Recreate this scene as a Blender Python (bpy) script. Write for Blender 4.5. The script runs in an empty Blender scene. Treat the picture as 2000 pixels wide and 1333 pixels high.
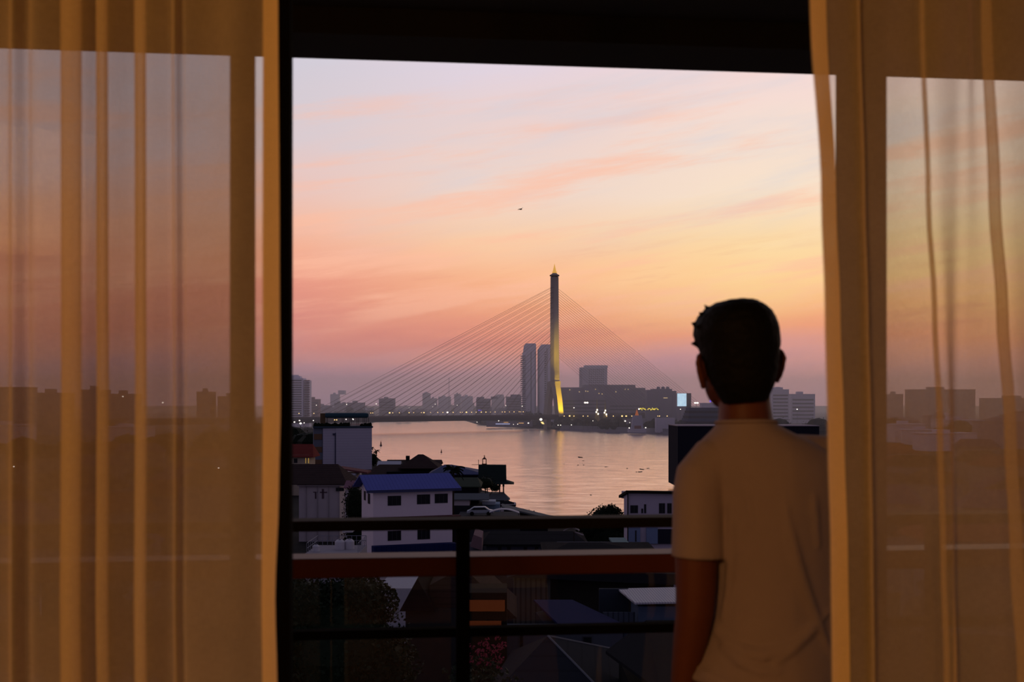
import bpy, bmesh, math, random
from mathutils import Vector, Matrix, noise
random.seed(7)
S = bpy.context.scene
COL = S.collection

# ------------------------------------------------------------------ camera
F = 2222.0                      # focal length in pixels (2000 px wide frame)
TH = math.radians(6.136)        # the camera looks a little to the right of the window's normal
CAMZ = 26.0                     # height of the camera above the river
HY = 787.0                      # row of the horizon
FWD = Vector((math.sin(TH), math.cos(TH), 0)); RGT = Vector((math.cos(TH), -math.sin(TH), 0))
cd = bpy.data.cameras.new('camera'); cam = bpy.data.objects.new('camera', cd); COL.objects.link(cam)
cam.location = (0, 0, CAMZ); cam.rotation_euler = (math.radians(90), 0, -TH)
cd.sensor_width = 36; cd.lens = 36 * F / 2000; cd.shift_y = (HY - 666.5) / 2000
cd.clip_start = 0.05; cd.clip_end = 20000
cd.dof.use_dof = True; cd.dof.focus_distance = 700; cd.dof.aperture_fstop = 5.6; cd.dof.aperture_blades = 7
S.camera = cam
S.view_settings.view_transform = 'Standard'; S.view_settings.look = 'None'
S.view_settings.gamma = 1; S.view_settings.exposure = 0; S.view_settings.use_curve_mapping = False
S.cycles.transparent_max_bounces = 24; S.cycles.max_bounces = 8; S.cycles.volume_bounces = 0
S.cycles.sample_clamp_indirect = 4
try: S.cycles.use_denoising = True
except Exception: pass

def lin(r, g=None, b=None):
    if g is None: r, g, b = r
    f = lambda c: (c/255/12.92 if c/255 <= .04045 else ((c/255+.055)/1.055)**2.4)
    return (f(r), f(g), f(b), 1)

class NT:
    """small helper for node graphs"""
    def __init__(s, tree): s.t = tree; tree.nodes.clear()
    def n(s, kind, **kw):
        nd = s.t.nodes.new(kind)
        for k, v in kw.items():
            setattr(nd, k, v)
        return nd
    def link(s, a, b): s.t.links.new(a, b)
    def m(s, op, a, b=None, c=None):
        nd = s.t.nodes.new('ShaderNodeMath'); nd.operation = op
        for i, v in enumerate((a, b, c)):
            if v is None: continue
            if isinstance(v, (int, float)): nd.inputs[i].default_value = v
            else: s.link(v, nd.inputs[i])
        return nd.outputs[0]
    def mr(s, v, a, b, c=0, d=1, interp='SMOOTHSTEP'):
        nd = s.t.nodes.new('ShaderNodeMapRange'); nd.interpolation_type = interp
        s.link(v, nd.inputs[0])
        for i, x in enumerate((a, b, c, d)): nd.inputs[i+1].default_value = x
        return nd.outputs[0]
    def ramp(s, v, stops):
        nd = s.t.nodes.new('ShaderNodeValToRGB'); s.link(v, nd.inputs[0])
        e = nd.color_ramp.elements
        while len(e) < len(stops): e.new(0.5)
        for i, (p, c) in enumerate(stops): e[i].position = p
        for i, (p, c) in enumerate(stops): e[i].color = c if len(c) == 4 else (*c, 1)
        return nd.outputs[0]
    def mix(s, f, a, b, blend='MIX'):
        nd = s.t.nodes.new('ShaderNodeMix'); nd.data_type = 'RGBA'; nd.blend_type = blend
        for i, v in ((0, f), (6, a), (7, b)):
            if isinstance(v, (int, float)): nd.inputs[i].default_value = v
            elif isinstance(v, tuple): nd.inputs[i].default_value = v
            else: s.link(v, nd.inputs[i])
        return nd.outputs[2]
    def comb(s, x, y, z):
        nd = s.t.nodes.new('ShaderNodeCombineXYZ')
        for i, v in enumerate((x, y, z)):
            if isinstance(v, (int, float)): nd.inputs[i].default_value = v
            else: s.link(v, nd.inputs[i])
        return nd.outputs[0]
    def noise(s, vec, scale=1, detail=4, rough=.55):
        nd = s.t.nodes.new('ShaderNodeTexNoise'); s.link(vec, nd.inputs['Vector'])
        nd.inputs['Scale'].default_value = scale; nd.inputs['Detail'].default_value = detail
        nd.inputs['Roughness'].default_value = rough
        return nd.outputs['Fac']

# ------------------------------------------------------------------ sky
def build_world():
    w = bpy.data.worlds.new('dusk_sky'); S.world = w; w.use_nodes = True
    g = NT(w.node_tree)
    tc = g.n('ShaderNodeTexCoord'); sp = g.n('ShaderNodeSeparateXYZ'); g.link(tc.outputs['Generated'], sp.inputs[0])
    x, y, z = sp.outputs
    az = g.m('SUBTRACT', g.m('ARCTAN2', x, y), TH)          # azimuth away from the bridge
    el = g.m('ABSOLUTE', g.m('ARCSINE', z))       # below the horizon the water's own waves mirror the sky again
    # streaky, gently tilted cloud texture
    v = g.comb(g.m('MULTIPLY', az, 2.6), g.m('SUBTRACT', g.m('MULTIPLY', el, 17), g.m('MULTIPLY', az, 3.2)), 0.3)
    n1 = g.noise(v, 1.0, 5, .55)
    v2 = g.comb(g.m('MULTIPLY', az, 5.5), g.m('SUBTRACT', g.m('MULTIPLY', el, 46), g.m('MULTIPLY', az, 6.0)), 4.3)
    n2 = g.noise(v2, 1.0, 6, .6)
    warp = g.m('ADD', el, g.m('MULTIPLY', g.m('SUBTRACT', n1, .5), .075))
    def E(py): return max(0, math.atan((HY-py)/F)) / 0.8
    k = g.m('DIVIDE', warp, 0.8)
    def rampof(rows, zen):
        return g.ramp(k, [(E(py), lin(*c)) for py, c in rows] + [(.52, zen), (.9, tuple(.8*q for q in zen[:3]) + (1,))])
    L = rampof([(787, (186,146,178)), (725, (190,142,165)), (690, (216,146,146)), (640, (222,140,128)), (560, (232,152,134)),
                (500, (244,172,145)), (440, (243,187,165)), (340, (230,198,194)), (230, (214,203,210)), (90, (206,203,216))], (.33,.33,.46,1))
    C = rampof([(787, (198,150,174)), (725, (208,150,162)), (690, (228,156,148)), (650, (240,152,126)), (590, (246,170,130)),
                (530, (252,195,152)), (470, (250,206,168)), (380, (240,214,200)), (240, (236,210,206)), (90, (226,212,224))], (.36,.34,.45,1))
    R = rampof([(787, (208,154,170)), (725, (220,156,160)), (690, (236,162,148)), (655, (250,166,124)), (600, (254,190,132)),
                (540, (254,208,148)), (480, (253,218,165)), (380, (249,226,202)), (240, (246,222,210)), (90, (246,214,216))], (.4,.36,.45,1))
    a = g.mr(az, -.24, .02, 0, 1); b = g.mr(az, 0, .24, 0, 1)
    front = g.mix(b, g.mix(a, L, C), R)
    # thin peach and rose streaks, blue-grey gaps
    s1 = g.mr(n2, .47, .70, 0, .6)
    band = g.m('MULTIPLY', g.mr(el, .03, .10), g.mr(el, .32, .2))
    front = g.mix(g.m('MULTIPLY', s1, band), front, lin(255,190,160))
    s2 = g.mr(n1, .52, .32, 0, .5)
    front = g.mix(g.m('MULTIPLY', s2, g.mr(el, .1, .2)), front, lin(205,208,222))
    s3 = g.mr(n2, .46, .3, 0, .35)
    front = g.mix(g.m('MULTIPLY', s3, g.m('MULTIPLY', g.mr(el, .02, .05), g.mr(el, .16, .1))), front, lin(214,128,118))
    # the sky behind the hotel is already blue and dark
    faz = g.m('COSINE', g.m('SUBTRACT', az, .15))
    glow = g.mr(faz, -.1, .8)
    hi = g.mr(el, .25, 1.0)
    back = g.mix(hi, (.19,.162,.240,1), (.075,.080,.135,1))
    glow2 = g.m('MULTIPLY', glow, g.m('SUBTRACT', 1, g.m('MULTIPLY', g.mr(el, .42, 1.0), .85)))
    col = g.mix(glow2, back, front)
    bg = g.n('ShaderNodeBackground'); g.link(col, bg.inputs[0]); bg.inputs[1].default_value = 1.0
    out = g.n('ShaderNodeOutputWorld'); g.link(bg.outputs[0], out.inputs[0])
build_world()

# warm lamps of the bedroom behind the camera
def lamp(name, kind, loc, power, color, size=.3, target=None, **kw):
    l = bpy.data.lights.new(name, kind); l.energy = power; l.color = color
    if kind == 'AREA': l.size = size
    elif kind in ('POINT', 'SPOT'): l.shadow_soft_size = size
    for k_, v_ in kw.items(): setattr(l, k_, v_)
    o = bpy.data.objects.new(name, l); COL.objects.link(o); o.location = loc
    if target is not None:
        o.rotation_euler = (Vector(target) - Vector(loc)).to_track_quat('-Z', 'Y').to_euler()
    return o
FLOOR = CAMZ - 1.51
lamp('bedroom_ceiling_light', 'AREA', (-1.7, -1.5, FLOOR+2.5), 42, (1, .50, .16), .6, target=(-.1, 1.9, FLOOR+1.2))
lamp('bedside_lamp_light', 'POINT', (1.7, -1.7, FLOOR+.8), 24, (1, .46, .13), .12)

# ------------------------------------------------------------------ helpers
def tag(o, label=None, cat=None, group=None, kind=None):
    if label: o['label'] = label
    if cat: o['category'] = cat
    if group: o['group'] = group
    if kind: o['kind'] = kind
    return o
def P(px, d, py=HY): return FWD*d + RGT*((px-1000)/F*d) + Vector((0, 0, CAMZ + (HY-py)/F*d))
def PZ(px, d, z): q = P(px, d); q.z = z; return q
def R(px, yr, py):
    """point of the room plane y = yr seen along that direction"""
    dr = FWD + RGT*((px-1000)/F) + Vector((0, 0, (HY-py)/F)); t = yr/dr.y
    return Vector((0, 0, CAMZ)) + dr*t
def ZR(yr, px, py): return R(px, yr, py).z

MATS = {}
def mat(name, rgb, rough=.7, var=.12, scale=3.0, metal=0, bump=0, spec=.03, emit=None, estr=0, lines=None):
    if name in MATS: return MATS[name]
    m = bpy.data.materials.new(name); m.use_nodes = True; g = NT(m.node_tree)
    p = g.n('ShaderNodeBsdfPrincipled'); out = g.n('ShaderNodeOutputMaterial'); g.link(p.outputs[0], out.inputs[0])
    c = lin(*rgb) if max(rgb) > 1 else (*rgb, 1)
    tc = g.n('ShaderNodeTexCoord')
    f = g.noise(tc.outputs['Object'], scale, 4, .6)
    colr = g.mix(f, tuple(q*(1-var) for q in c[:3])+(1,), tuple(min(1, q*(1+var)) for q in c[:3])+(1,))
    if lines:      # (axis, period, darkness): painted or moulded lines across the surface
        sp = g.n('ShaderNodeSeparateXYZ'); g.link(tc.outputs['Object'], sp.inputs[0])
        fr = g.m('FRACT', g.m('DIVIDE', sp.outputs[lines[0]], lines[1]))
        ln = g.m('LESS_THAN', fr, lines[3] if len(lines) > 3 else .16)
        colr = g.mix(g.m('MULTIPLY', ln, lines[2]), colr, (c[0]*.25, c[1]*.25, c[2]*.25, 1))
    g.link(colr, p.inputs['Base Color'])
    p.inputs['Roughness'].default_value = rough; p.inputs['Metallic'].default_value = metal
    p.inputs['Specular IOR Level'].default_value = spec
    if bump:
        b = g.n('ShaderNodeBump'); b.inputs['Strength'].default_value = bump; b.inputs['Distance'].default_value = .02
        g.link(f, b.inputs['Height']); g.link(b.outputs[0], p.inputs['Normal'])
    if emit:
        p.inputs['Emission Color'].default_value = lin(*emit); p.inputs['Emission Strength'].default_value = estr
        m.cycles.emission_sampling = 'NONE' if estr < 60 else 'AUTO'
    MATS[name] = m; return m

def link(name, me, m, parent=None, loc=None, rz=None, smooth=False):
    o = bpy.data.objects.new(name, me); COL.objects.link(o)
    if m and not me.materials: me.materials.append(m)
    if parent: o.parent = parent
    if loc is not None: o.location = loc
    if rz is not None: o.rotation_euler = (0, 0, rz)
    if smooth: me.shade_smooth()
    return o
def empty(name, loc, rz=0):
    o = bpy.data.objects.new(name, None); COL.objects.link(o); o.location = loc; o.rotation_euler = (0, 0, rz)
    o.empty_display_size = .2; return o

class MB:
    def __init__(s): s.v = []; s.f = []
    def poly(s, pts, faces):
        n = len(s.v); s.v += [tuple(p) for p in pts]; s.f += [tuple(i+n for i in f) for f in faces]; return s
    def box(s, x0, x1, y0, y1, z0, z1):
        return s.poly([(x0,y0,z0),(x1,y0,z0),(x1,y1,z0),(x0,y1,z0),(x0,y0,z1),(x1,y0,z1),(x1,y1,z1),(x0,y1,z1)],
                      [(0,3,2,1),(4,5,6,7),(0,1,5,4),(1,2,6,5),(2,3,7,6),(3,0,4,7)])
    def prism(s, pts2, z0, z1):
        n = len(pts2)
        return s.poly([(x,y,z0) for x,y in pts2]+[(x,y,z1) for x,y in pts2],
                      [tuple(range(n))[::-1], tuple(range(n,2*n))]+[(i,(i+1)%n,(i+1)%n+n,i+n) for i in range(n)])
    def extr(s, xz, y0, y1):          # profile in x,z pulled along y
        n = len(xz)
        return s.poly([(x,y0,z) for x,z in xz]+[(x,y1,z) for x,z in xz],
                      [tuple(range(n)), tuple(range(n,2*n))[::-1]]+[((i+1)%n,i,i+n,(i+1)%n+n) for i in range(n)])
    def tube(s, a, b, r0, r1=None, n=8, cap=True):
        a = Vector(a); b = Vector(b); r1 = r0 if r1 is None else r1
        d = (b-a).normalized(); u = d.orthogonal().normalized(); w = d.cross(u)
        pts = []
        for c, r in ((a, r0), (b, r1)):
            for i in range(n):
                t = 2*math.pi*i/n; pts.append(c+u*r*math.cos(t)+w*r*math.sin(t))
        fs = [(i,(i+1)%n,(i+1)%n+n,i+n) for i in range(n)]
        if cap: fs += [tuple(range(n))[::-1], tuple(range(n,2*n))]
        return s.poly(pts, fs)
    def loft(s, rings, n=24, cap=True):     # rings: (cx, cy, cz, rx, ry[, power])
        base = len(s.v)
        for r in rings:
            cx, cy, cz, rx, ry = r[:5]; pw = r[5] if len(r) > 5 else 1
            for i in range(n):
                t = 2*math.pi*i/n; c, q = math.cos(t), math.sin(t)
                s.v.append((cx+rx*math.copysign(abs(c)**pw, c), cy+ry*math.copysign(abs(q)**pw, q), cz))
        for k in range(len(rings)-1):
            for i in range(n):
                j = (i+1) % n; a = base+k*n
                s.f.append((a+i, a+j, a+n+j, a+n+i))
        if cap:
            s.f.append(tuple(base+i for i in range(n))[::-1]); s.f.append(tuple(base+(len(rings)-1)*n+i for i in range(n)))
        return s
    def limb(s, pts, n=16):                 # pts: (x,y,z,r) a tapering round limb along a path
        base = len(s.v); ps = [Vector(p[:3]) for p in pts]; prev = None
        for k, p in enumerate(pts):
            d = (ps[min(k+1, len(ps)-1)]-ps[max(k-1, 0)]).normalized()
            u = (prev - d*prev.dot(d)).normalized() if prev else d.orthogonal().normalized()
            prev = u; w = d.cross(u)
            for i in range(n):
                t = 2*math.pi*i/n; s.v.append(tuple(ps[k]+u*p[3]*math.cos(t)+w*p[3]*math.sin(t)))
        for k in range(len(pts)-1):
            for i in range(n):
                j = (i+1) % n; a = base+k*n; s.f.append((a+i, a+j, a+n+j, a+n+i))
        s.f.append(tuple(base+i for i in range(n))[::-1]); s.f.append(tuple(base+(len(pts)-1)*n+i for i in range(n)))
        return s
    def ball(s, c, rx, ry=None, rz=None, n=10, m=6):
        ry = ry or rx; rz = rz or rx
        return s.loft([(c[0], c[1], c[2]-rz*math.cos(math.pi*k/m), max(1e-4, rx*math.sin(math.pi*k/m)), max(1e-4, ry*math.sin(math.pi*k/m))) for k in range(m+1)], n)
    def mesh(s, name):
        me = bpy.data.meshes.new(name); me.from_pydata(s.v, [], s.f); me.update(); return me
    def build(s, name, m, parent=None, loc=None, rz=None, smooth=False, fix=False):
        me = s.mesh(name)
        if fix:
            bm = bmesh.new(); bm.from_mesh(me); bmesh.ops.recalc_face_normals(bm, faces=bm.faces); bm.to_mesh(me); bm.free()
        return link(name, me, m, parent, loc, rz, smooth)
def dup(o, loc, rz=None, parent=None, label=None, scale=None):
    c = o.copy(); COL.objects.link(c); c.parent = parent
    if loc is not None: c.location = loc
    if rz is not None: c.rotation_euler = (0, 0, rz)
    if scale is not None: c.scale = (scale,)*3 if isinstance(scale, (int, float)) else scale
    if label: c['label'] = label
    for ch in o.children:
        k = dup(ch, None, parent=c)
    return c

# common materials
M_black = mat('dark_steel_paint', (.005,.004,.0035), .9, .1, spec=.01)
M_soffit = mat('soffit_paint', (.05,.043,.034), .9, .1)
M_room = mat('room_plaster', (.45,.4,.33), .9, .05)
M_floor = mat('wooden_floor', (.16,.09,.05), .5, .2)
M_concrete = mat('balcony_concrete', (.12,.11,.10), .8, .15, bump=.2)
M_wood = mat('reddish_varnished_wood', (.095,.022,.011), .5, .2, spec=.10)
def glass_mat(name, tint=(.93,.95,.94), refl=1.0, rough=.0):
    m = bpy.data.materials.new(name); m.use_nodes = True; g = NT(m.node_tree)
    t = g.n('ShaderNodeBsdfTransparent'); t.inputs[0].default_value = (*tint, 1)
    gl = g.n('ShaderNodeBsdfGlossy'); gl.inputs['Roughness'].default_value = rough
    tc = g.n('ShaderNodeTexCoord'); nz = g.noise(tc.outputs['Object'], 4, 2)
    lw = g.n('ShaderNodeFresnel'); lw.inputs[0].default_value = 1.45
    mx = g.n('ShaderNodeMixShader'); g.link(g.m('MULTIPLY', lw.outputs[0], g.m('MULTIPLY_ADD', nz, .1*refl, .9*refl)), mx.inputs[0])
    g.link(t.outputs[0], mx.inputs[1]); g.link(gl.outputs[0], mx.inputs[2])
    out = g.n('ShaderNodeOutputMaterial'); g.link(mx.outputs[0], out.inputs[0]); return m
M_glass = glass_mat('clear_glass'); M_tint = glass_mat('tinted_glass', (.66,.66,.68), .12)
M_pane = mat('window_glass_dark', (.008,.009,.013), .3, .2, spec=.2)

# ------------------------------------------------------------------ room shell
YW = 2.06*math.cos(TH)          # plane of the sliding doors
YR = 3.30*math.cos(TH)          # plane of the balustrade
YC = 1.86*math.cos(TH)          # plane of the curtains
def struct(name, mb, m, fix=False): return tag(mb.build(name, m, fix=fix), kind='structure')
X0, X1 = -2.6, 3.2
struct('floor', MB().box(X0, X1, -2.6, YW+.06, FLOOR-.15, FLOOR), M_floor)
struct('ceiling', MB().box(X0, X1, -2.6, YW+.06, FLOOR+2.8, FLOOR+2.95), M_room)
struct('wall_left', MB().box(X0-.15, X0, -2.6, YR+.3, FLOOR-.15, FLOOR+2.95), M_room)
struct('wall_right', MB().box(X1, X1+.15, -2.6, YR+.3, FLOOR-.15, FLOOR+2.95), M_room)
struct('wall_back', MB().box(X0-.15, X1+.15, -2.75, -2.6, FLOOR-.15, FLOOR+2.95), M_room)
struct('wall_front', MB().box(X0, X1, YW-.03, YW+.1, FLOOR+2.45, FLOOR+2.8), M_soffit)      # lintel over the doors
struct('trim_1', MB().box(X0, X1, YW+.10, YR+.32, FLOOR-.25, FLOOR-.02), M_concrete)        # balcony slab
zb = ZR(YR, 1000, 90.5)
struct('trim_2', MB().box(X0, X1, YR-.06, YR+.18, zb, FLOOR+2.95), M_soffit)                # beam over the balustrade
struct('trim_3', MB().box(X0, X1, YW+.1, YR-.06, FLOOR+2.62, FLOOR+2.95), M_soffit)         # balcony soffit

# sliding doors: each leaf is a frame (stiles, rails) around one pane
def door_leaf(name, xa, xb, ya, wa, wb, m_gl):
    e = empty(name, ((xa+xb)/2, ya, FLOOR)); tag(e, kind='structure')
    h = 2.45; a, b = xa-(xa+xb)/2, xb-(xa+xb)/2
    f = MB(); f.box(a, a+wa, -.02, .02, 0, h); f.box(b-wb, b, -.02, .02, 0, h)
    f.box(a+wa, b-wb, -.02, .02, 0, .07); f.box(a+wa, b-wb, -.02, .02, h-.07, h)
    f.build('door_frame', M_black, e)
    MB().box(a+wa, b-wb, -.003, .003, .07, h-.07).build('door_glass', m_gl, e)
xl1, xl2 = R(455, YW, HY).x, R(499, YW, HY).x
door_leaf('door_1', X0+.02, xl2, YW-.02, .05, xl2-xl1, M_tint)
jb0, jb1 = R(517, YW+.03, HY).x, R(572, YW+.09, HY).x
tag(MB().box(jb0, jb1, YW+.03, YW+.09, FLOOR, FLOOR+2.45).build('window_frame', M_black), kind='structure').name = 'trim_4'
xr1, xr2 = R(1632, YW+.09, HY).x, R(1732, YW, HY).x
tag(MB().box(xr1, R(1704, YW+.03, HY).x, YW+.03, YW+.09, FLOOR, FLOOR+2.45).build('window_frame', M_black), kind='structure').name = 'trim_5'
xs1, xs2 = R(1686, YW-.04, HY).x, R(1732, YW-.04, HY).x
door_leaf('door_2', xs1, X1-.02, YW-.02, xs2-xs1, .05, M_glass)
struct('trim_6', MB().box(X0, X1, YW-.05, YW+.1, FLOOR-.02, FLOOR+.02), M_black)            # door track in the floor

# ------------------------------------------------------------------ curtains
def curtain_mat(name, a0, tint, dif=(.74,.56,.30)):
    m = bpy.data.materials.new(name); m.use_nodes = True; g = NT(m.node_tree)
    geo = g.n('ShaderNodeNewGeometry'); tc = g.n('ShaderNodeTexCoord')
    dt = g.n('ShaderNodeVectorMath'); dt.operation = 'DOT_PRODUCT'
    g.link(geo.outputs['Normal'], dt.inputs[0]); g.link(geo.outputs['Incoming'], dt.inputs[1])
    c = g.m('MAXIMUM', g.m('ABSOLUTE', dt.outputs['Value']), .12)
    sp = g.n('ShaderNodeSeparateXYZ'); g.link(tc.outputs['Object'], sp.inputs[0])
    w1 = g.noise(g.comb(g.m('MULTIPLY', sp.outputs[0], 60), 0, g.m('MULTIPLY', sp.outputs[2], 420)), 1, 3)
    w2 = g.noise(g.comb(g.m('MULTIPLY', sp.outputs[0], 420), 0, g.m('MULTIPLY', sp.outputs[2], 60)), 1, 3)
    w3 = g.noise(tc.outputs['Object'], 7, 4)
    wob = g.m('ADD', g.m('ADD', g.m('MULTIPLY', w1, .17), g.m('MULTIPLY', w2, .14)), g.m('MULTIPLY', w3, .15))
    clear = g.m('ADD', 1-a0-.23, wob)                     # share of open mesh seen square on
    clear = g.m('POWER', clear, g.m('DIVIDE', 1.0, c))       # obliquely the threads close up
    df = g.n('ShaderNodeBsdfDiffuse'); df.inputs[0].default_value = (*dif, 1)
    tr = g.n('ShaderNodeBsdfTranslucent'); tr.inputs[0].default_value = (.80,.72,.62, 1)
    s = g.n('ShaderNodeMixShader'); s.inputs[0].default_value = .36
    g.link(df.outputs[0], s.inputs[1]); g.link(tr.outputs[0], s.inputs[2])
    tp = g.n('ShaderNodeBsdfTransparent'); tp.inputs[0].default_value = (*tint, 1)
    mx = g.n('ShaderNodeMixShader'); g.link(clear, mx.inputs[0]); g.link(s.outputs[0], mx.inputs[1]); g.link(tp.outputs[0], mx.inputs[2])
    out = g.n('ShaderNodeOutputMaterial'); g.link(mx.outputs[0], out.inputs[0]); return m
M_sheerL = curtain_mat('sheer_fabric', .47, (1,.97,.92))
M_sheerR = curtain_mat('sheer_fabric_light', .42, (1,.97,.92))
M_hem = curtain_mat('sheer_hem', .965, (1,.97,.92), (.93,.66,.26))

def curtain(name, label, rows, m, side):
    """rows: list of (py, [(px, dy, soft)...]) control stations; stations match between rows"""
    e = empty(name, (0, YC, FLOOR)); tag(e, label, 'curtain', 'pair of sheer curtains at the balcony door')
    pys = [r[0] for r in rows]
    nz = 60; z1, z0 = CAMZ + 1.12, FLOOR+.02
    def stations(py):
        if py <= pys[0]:
            k, t = 0, (py-pys[0])/(pys[1]-pys[0])*.6
        elif py >= pys[-1]: k, t = len(pys)-2, 1+(py-pys[-1])/(pys[-1]-pys[-2])*.4
        else:
            k = max(i for i in range(len(pys)-1) if pys[i] <= py); t = (py-pys[k])/(pys[k+1]-pys[k]); t = t*t*(3-2*t)
        return [(a[0]*(1-t)+b[0]*t, a[1]) for a, b in zip(rows[k][1], rows[k+1][1])]
    def grid(pick, sub, off=0):
        mb = MB(); ncol = None
        for iz in range(nz+1):
            z = z0+(z1-z0)*iz/nz; py = HY-(z-CAMZ)*F/1.86
            st = pick(stations(py)); line = []
            for i in range(len(st)-1):
                for q in range(sub):
                    p0 = st[max(i-1,0)]; p1 = st[i]; p2 = st[i+1]; p3 = st[min(i+2,len(st)-1)]; t = q/sub
                    cr = lambda a,b,c,d: .5*((2*b)+(-a+c)*t+(2*a-5*b+4*c-d)*t*t+(-a+3*b-3*c+d)*t**3)
                    xx = cr(p0[0],p1[0],p2[0],p3[0]); yy = cr(p0[1],p1[1],p2[1],p3[1])
                    line.append((xx, yy))
            line.append(st[-1])
            for (px, dy) in line:
                wv = .004*math.sin(px*.021+z*1.3)+.003*math.sin(px*.05-z*2.1)
                yy = YC + dy + wv + off
                u = (px-1000)/F; dr = FWD+RGT*u; xx = dr.x/dr.y*YC
                mb.v.append((xx, yy-YC, z-FLOOR))
            ncol = len(line)
        for iz in range(nz):
            for i in range(ncol-1):
                a = iz*ncol+i; mb.f.append((a, a+1, a+ncol+1, a+ncol))
        return mb
    if side == 'L': body = lambda s: s; hem = lambda s: s[-2:]
    else: body = lambda s: s; hem = lambda s: s[:2]
    grid(body, 5).build('sheer_panel', m, e, smooth=True)
    grid(hem, 5, -.006).build('side_hem', M_hem, e, smooth=True)
    return e
def pleat(c, w, amp=.02):           # the cloth runs past, doubles back and goes on: three layers
    h = w/2
    return [(c-h-5, 0), (c+h, -.006), (c+h+1, -.014), (c-h, -.018), (c-h-1, -.026), (c+h+5, -.032)]
def wave(c, w, a): return [(c-w/2, -.008), (c-w/6, -.008-a), (c+w/6, -.008+a*.2), (c+w/2, -.008)]
def left_row(o, edge, hw):
    return ([(-420, 0), (-300, -.02), (-170, 0)] + pleat(-90+o, 20) + wave(45+o*.5, 60, .022) + pleat(144+o, 27) + pleat(204+o, 13)
            + pleat(277+o, 14) + wave(352+o, 34, .014) + [(420+o, -.004), (470, -.012)] + [(edge-hw, -.004), (edge, 0)])
curtain('curtain', 'sheer golden curtain hanging left of the open balcony door',
        [(0, left_row(0, 543, 29)), (500, left_row(1, 546, 33)), (800, left_row(2, 548, 34)), (950, left_row(1, 545, 32)),
         (1160, left_row(0, 538, 26)), (1333, left_row(2, 542, 28))], M_sheerL, 'L')
def right_row(edge, hw, m1, f1, f2):
    return ([(edge, 0), (edge+hw, -.004)] + wave(m1, 22, .02) + [(m1+60, -.006)] + pleat(f1[0], f1[1]) + [(1860, -.008), (1885, -.008)] + pleat(f2[0], f2[1])
            + [(2060, -.008), (2120, -.02), (2200, 0), (2320, -.02), (2450, 0)])
curtain('curtain', 'sheer golden curtain hanging right of the standing person',
        [(0, right_row(1578, 30, 1672, (1793, 9), (1917, 20))), (380, right_row(1600, 29, 1680, (1804, 9), (1931, 22))),
         (600, right_row(1608, 29, 1685, (1815, 10), (1945, 24))), (850, right_row(1614, 30, 1690, (1826, 12), (1962, 26))),
         (1100, right_row(1620, 30, 1694, (1834, 12), (1975, 27))), (1333, right_row(1622, 31, 1697, (1842, 12), (1992, 28)))], M_sheerR, 'R')
struct('trim_7', MB().box(X0+.02, X1-.02, YC-.05, YC+.03, CAMZ+1.12, CAMZ+1.16), M_black)     # curtain track
struct('trim_8', MB().box(X0+.02, X1-.02, YC-.06, YC+.04, CAMZ+1.16, FLOOR+2.8), M_room)      # pelmet above the track

# ------------------------------------------------------------------ balustrade
def balustrade():
    e = empty('balcony_railing', (0, YR, FLOOR-.02))
    tag(e, 'dark steel balcony railing with a wide reddish wooden board and glass panels', 'railing')
    fz = FLOOR-.02
    def bar(py0, py1, dep, name, m):
        z1 = ZR(YR-dep/2, 1000, py0); z0 = ZR(YR-dep/2, 1000, py1)
        return z0-fz, z1-fz
    z0, z1 = bar(1014.5, 1034.5, .09, '', None)
    MB().box(X0, X1, -.045, .045, z0, z1).build('top_rail', mat('top_rail_paint', (.012,.008,.006), .7, .1, spec=.03), e)
    z0b, z1b = bar(1087, 1125, .11, '', None)
    mb = MB().box(X0, X1, -.055, .07, z0b, z1b)
    ob = mb.build('handrail_board', M_wood, e); tag(ob, 'wide reddish wooden board')
    bv = ob.modifiers.new('b', 'BEVEL'); bv.width = .006; bv.segments = 3
    z0c, z1c = bar(1226, 1243, .04, '', None)
    MB().box(X0, X1, -.02, .02, z0c, z1c).build('lower_rail', M_black, e)
    MB().box(X0, X1, -.02, .02, .05, .09).build('bottom_rail', M_black, e)
    xs = [R(px, YR, HY).x for px in (52, 902, 1808)]
    for x in xs:
        MB().box(x-.019, x+.019, -.062, -.03, 0, z0+.002).build('post', M_black, e)
    for a, b in ((X0, xs[0]), (xs[0], xs[1]), (xs[1], xs[2]), (xs[2], X1)):
        MB().box(a+.03, b-.03, .022, .030, .1, z0b-.01).build('glass_panel', M_glass, e)
balustrade()
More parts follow.
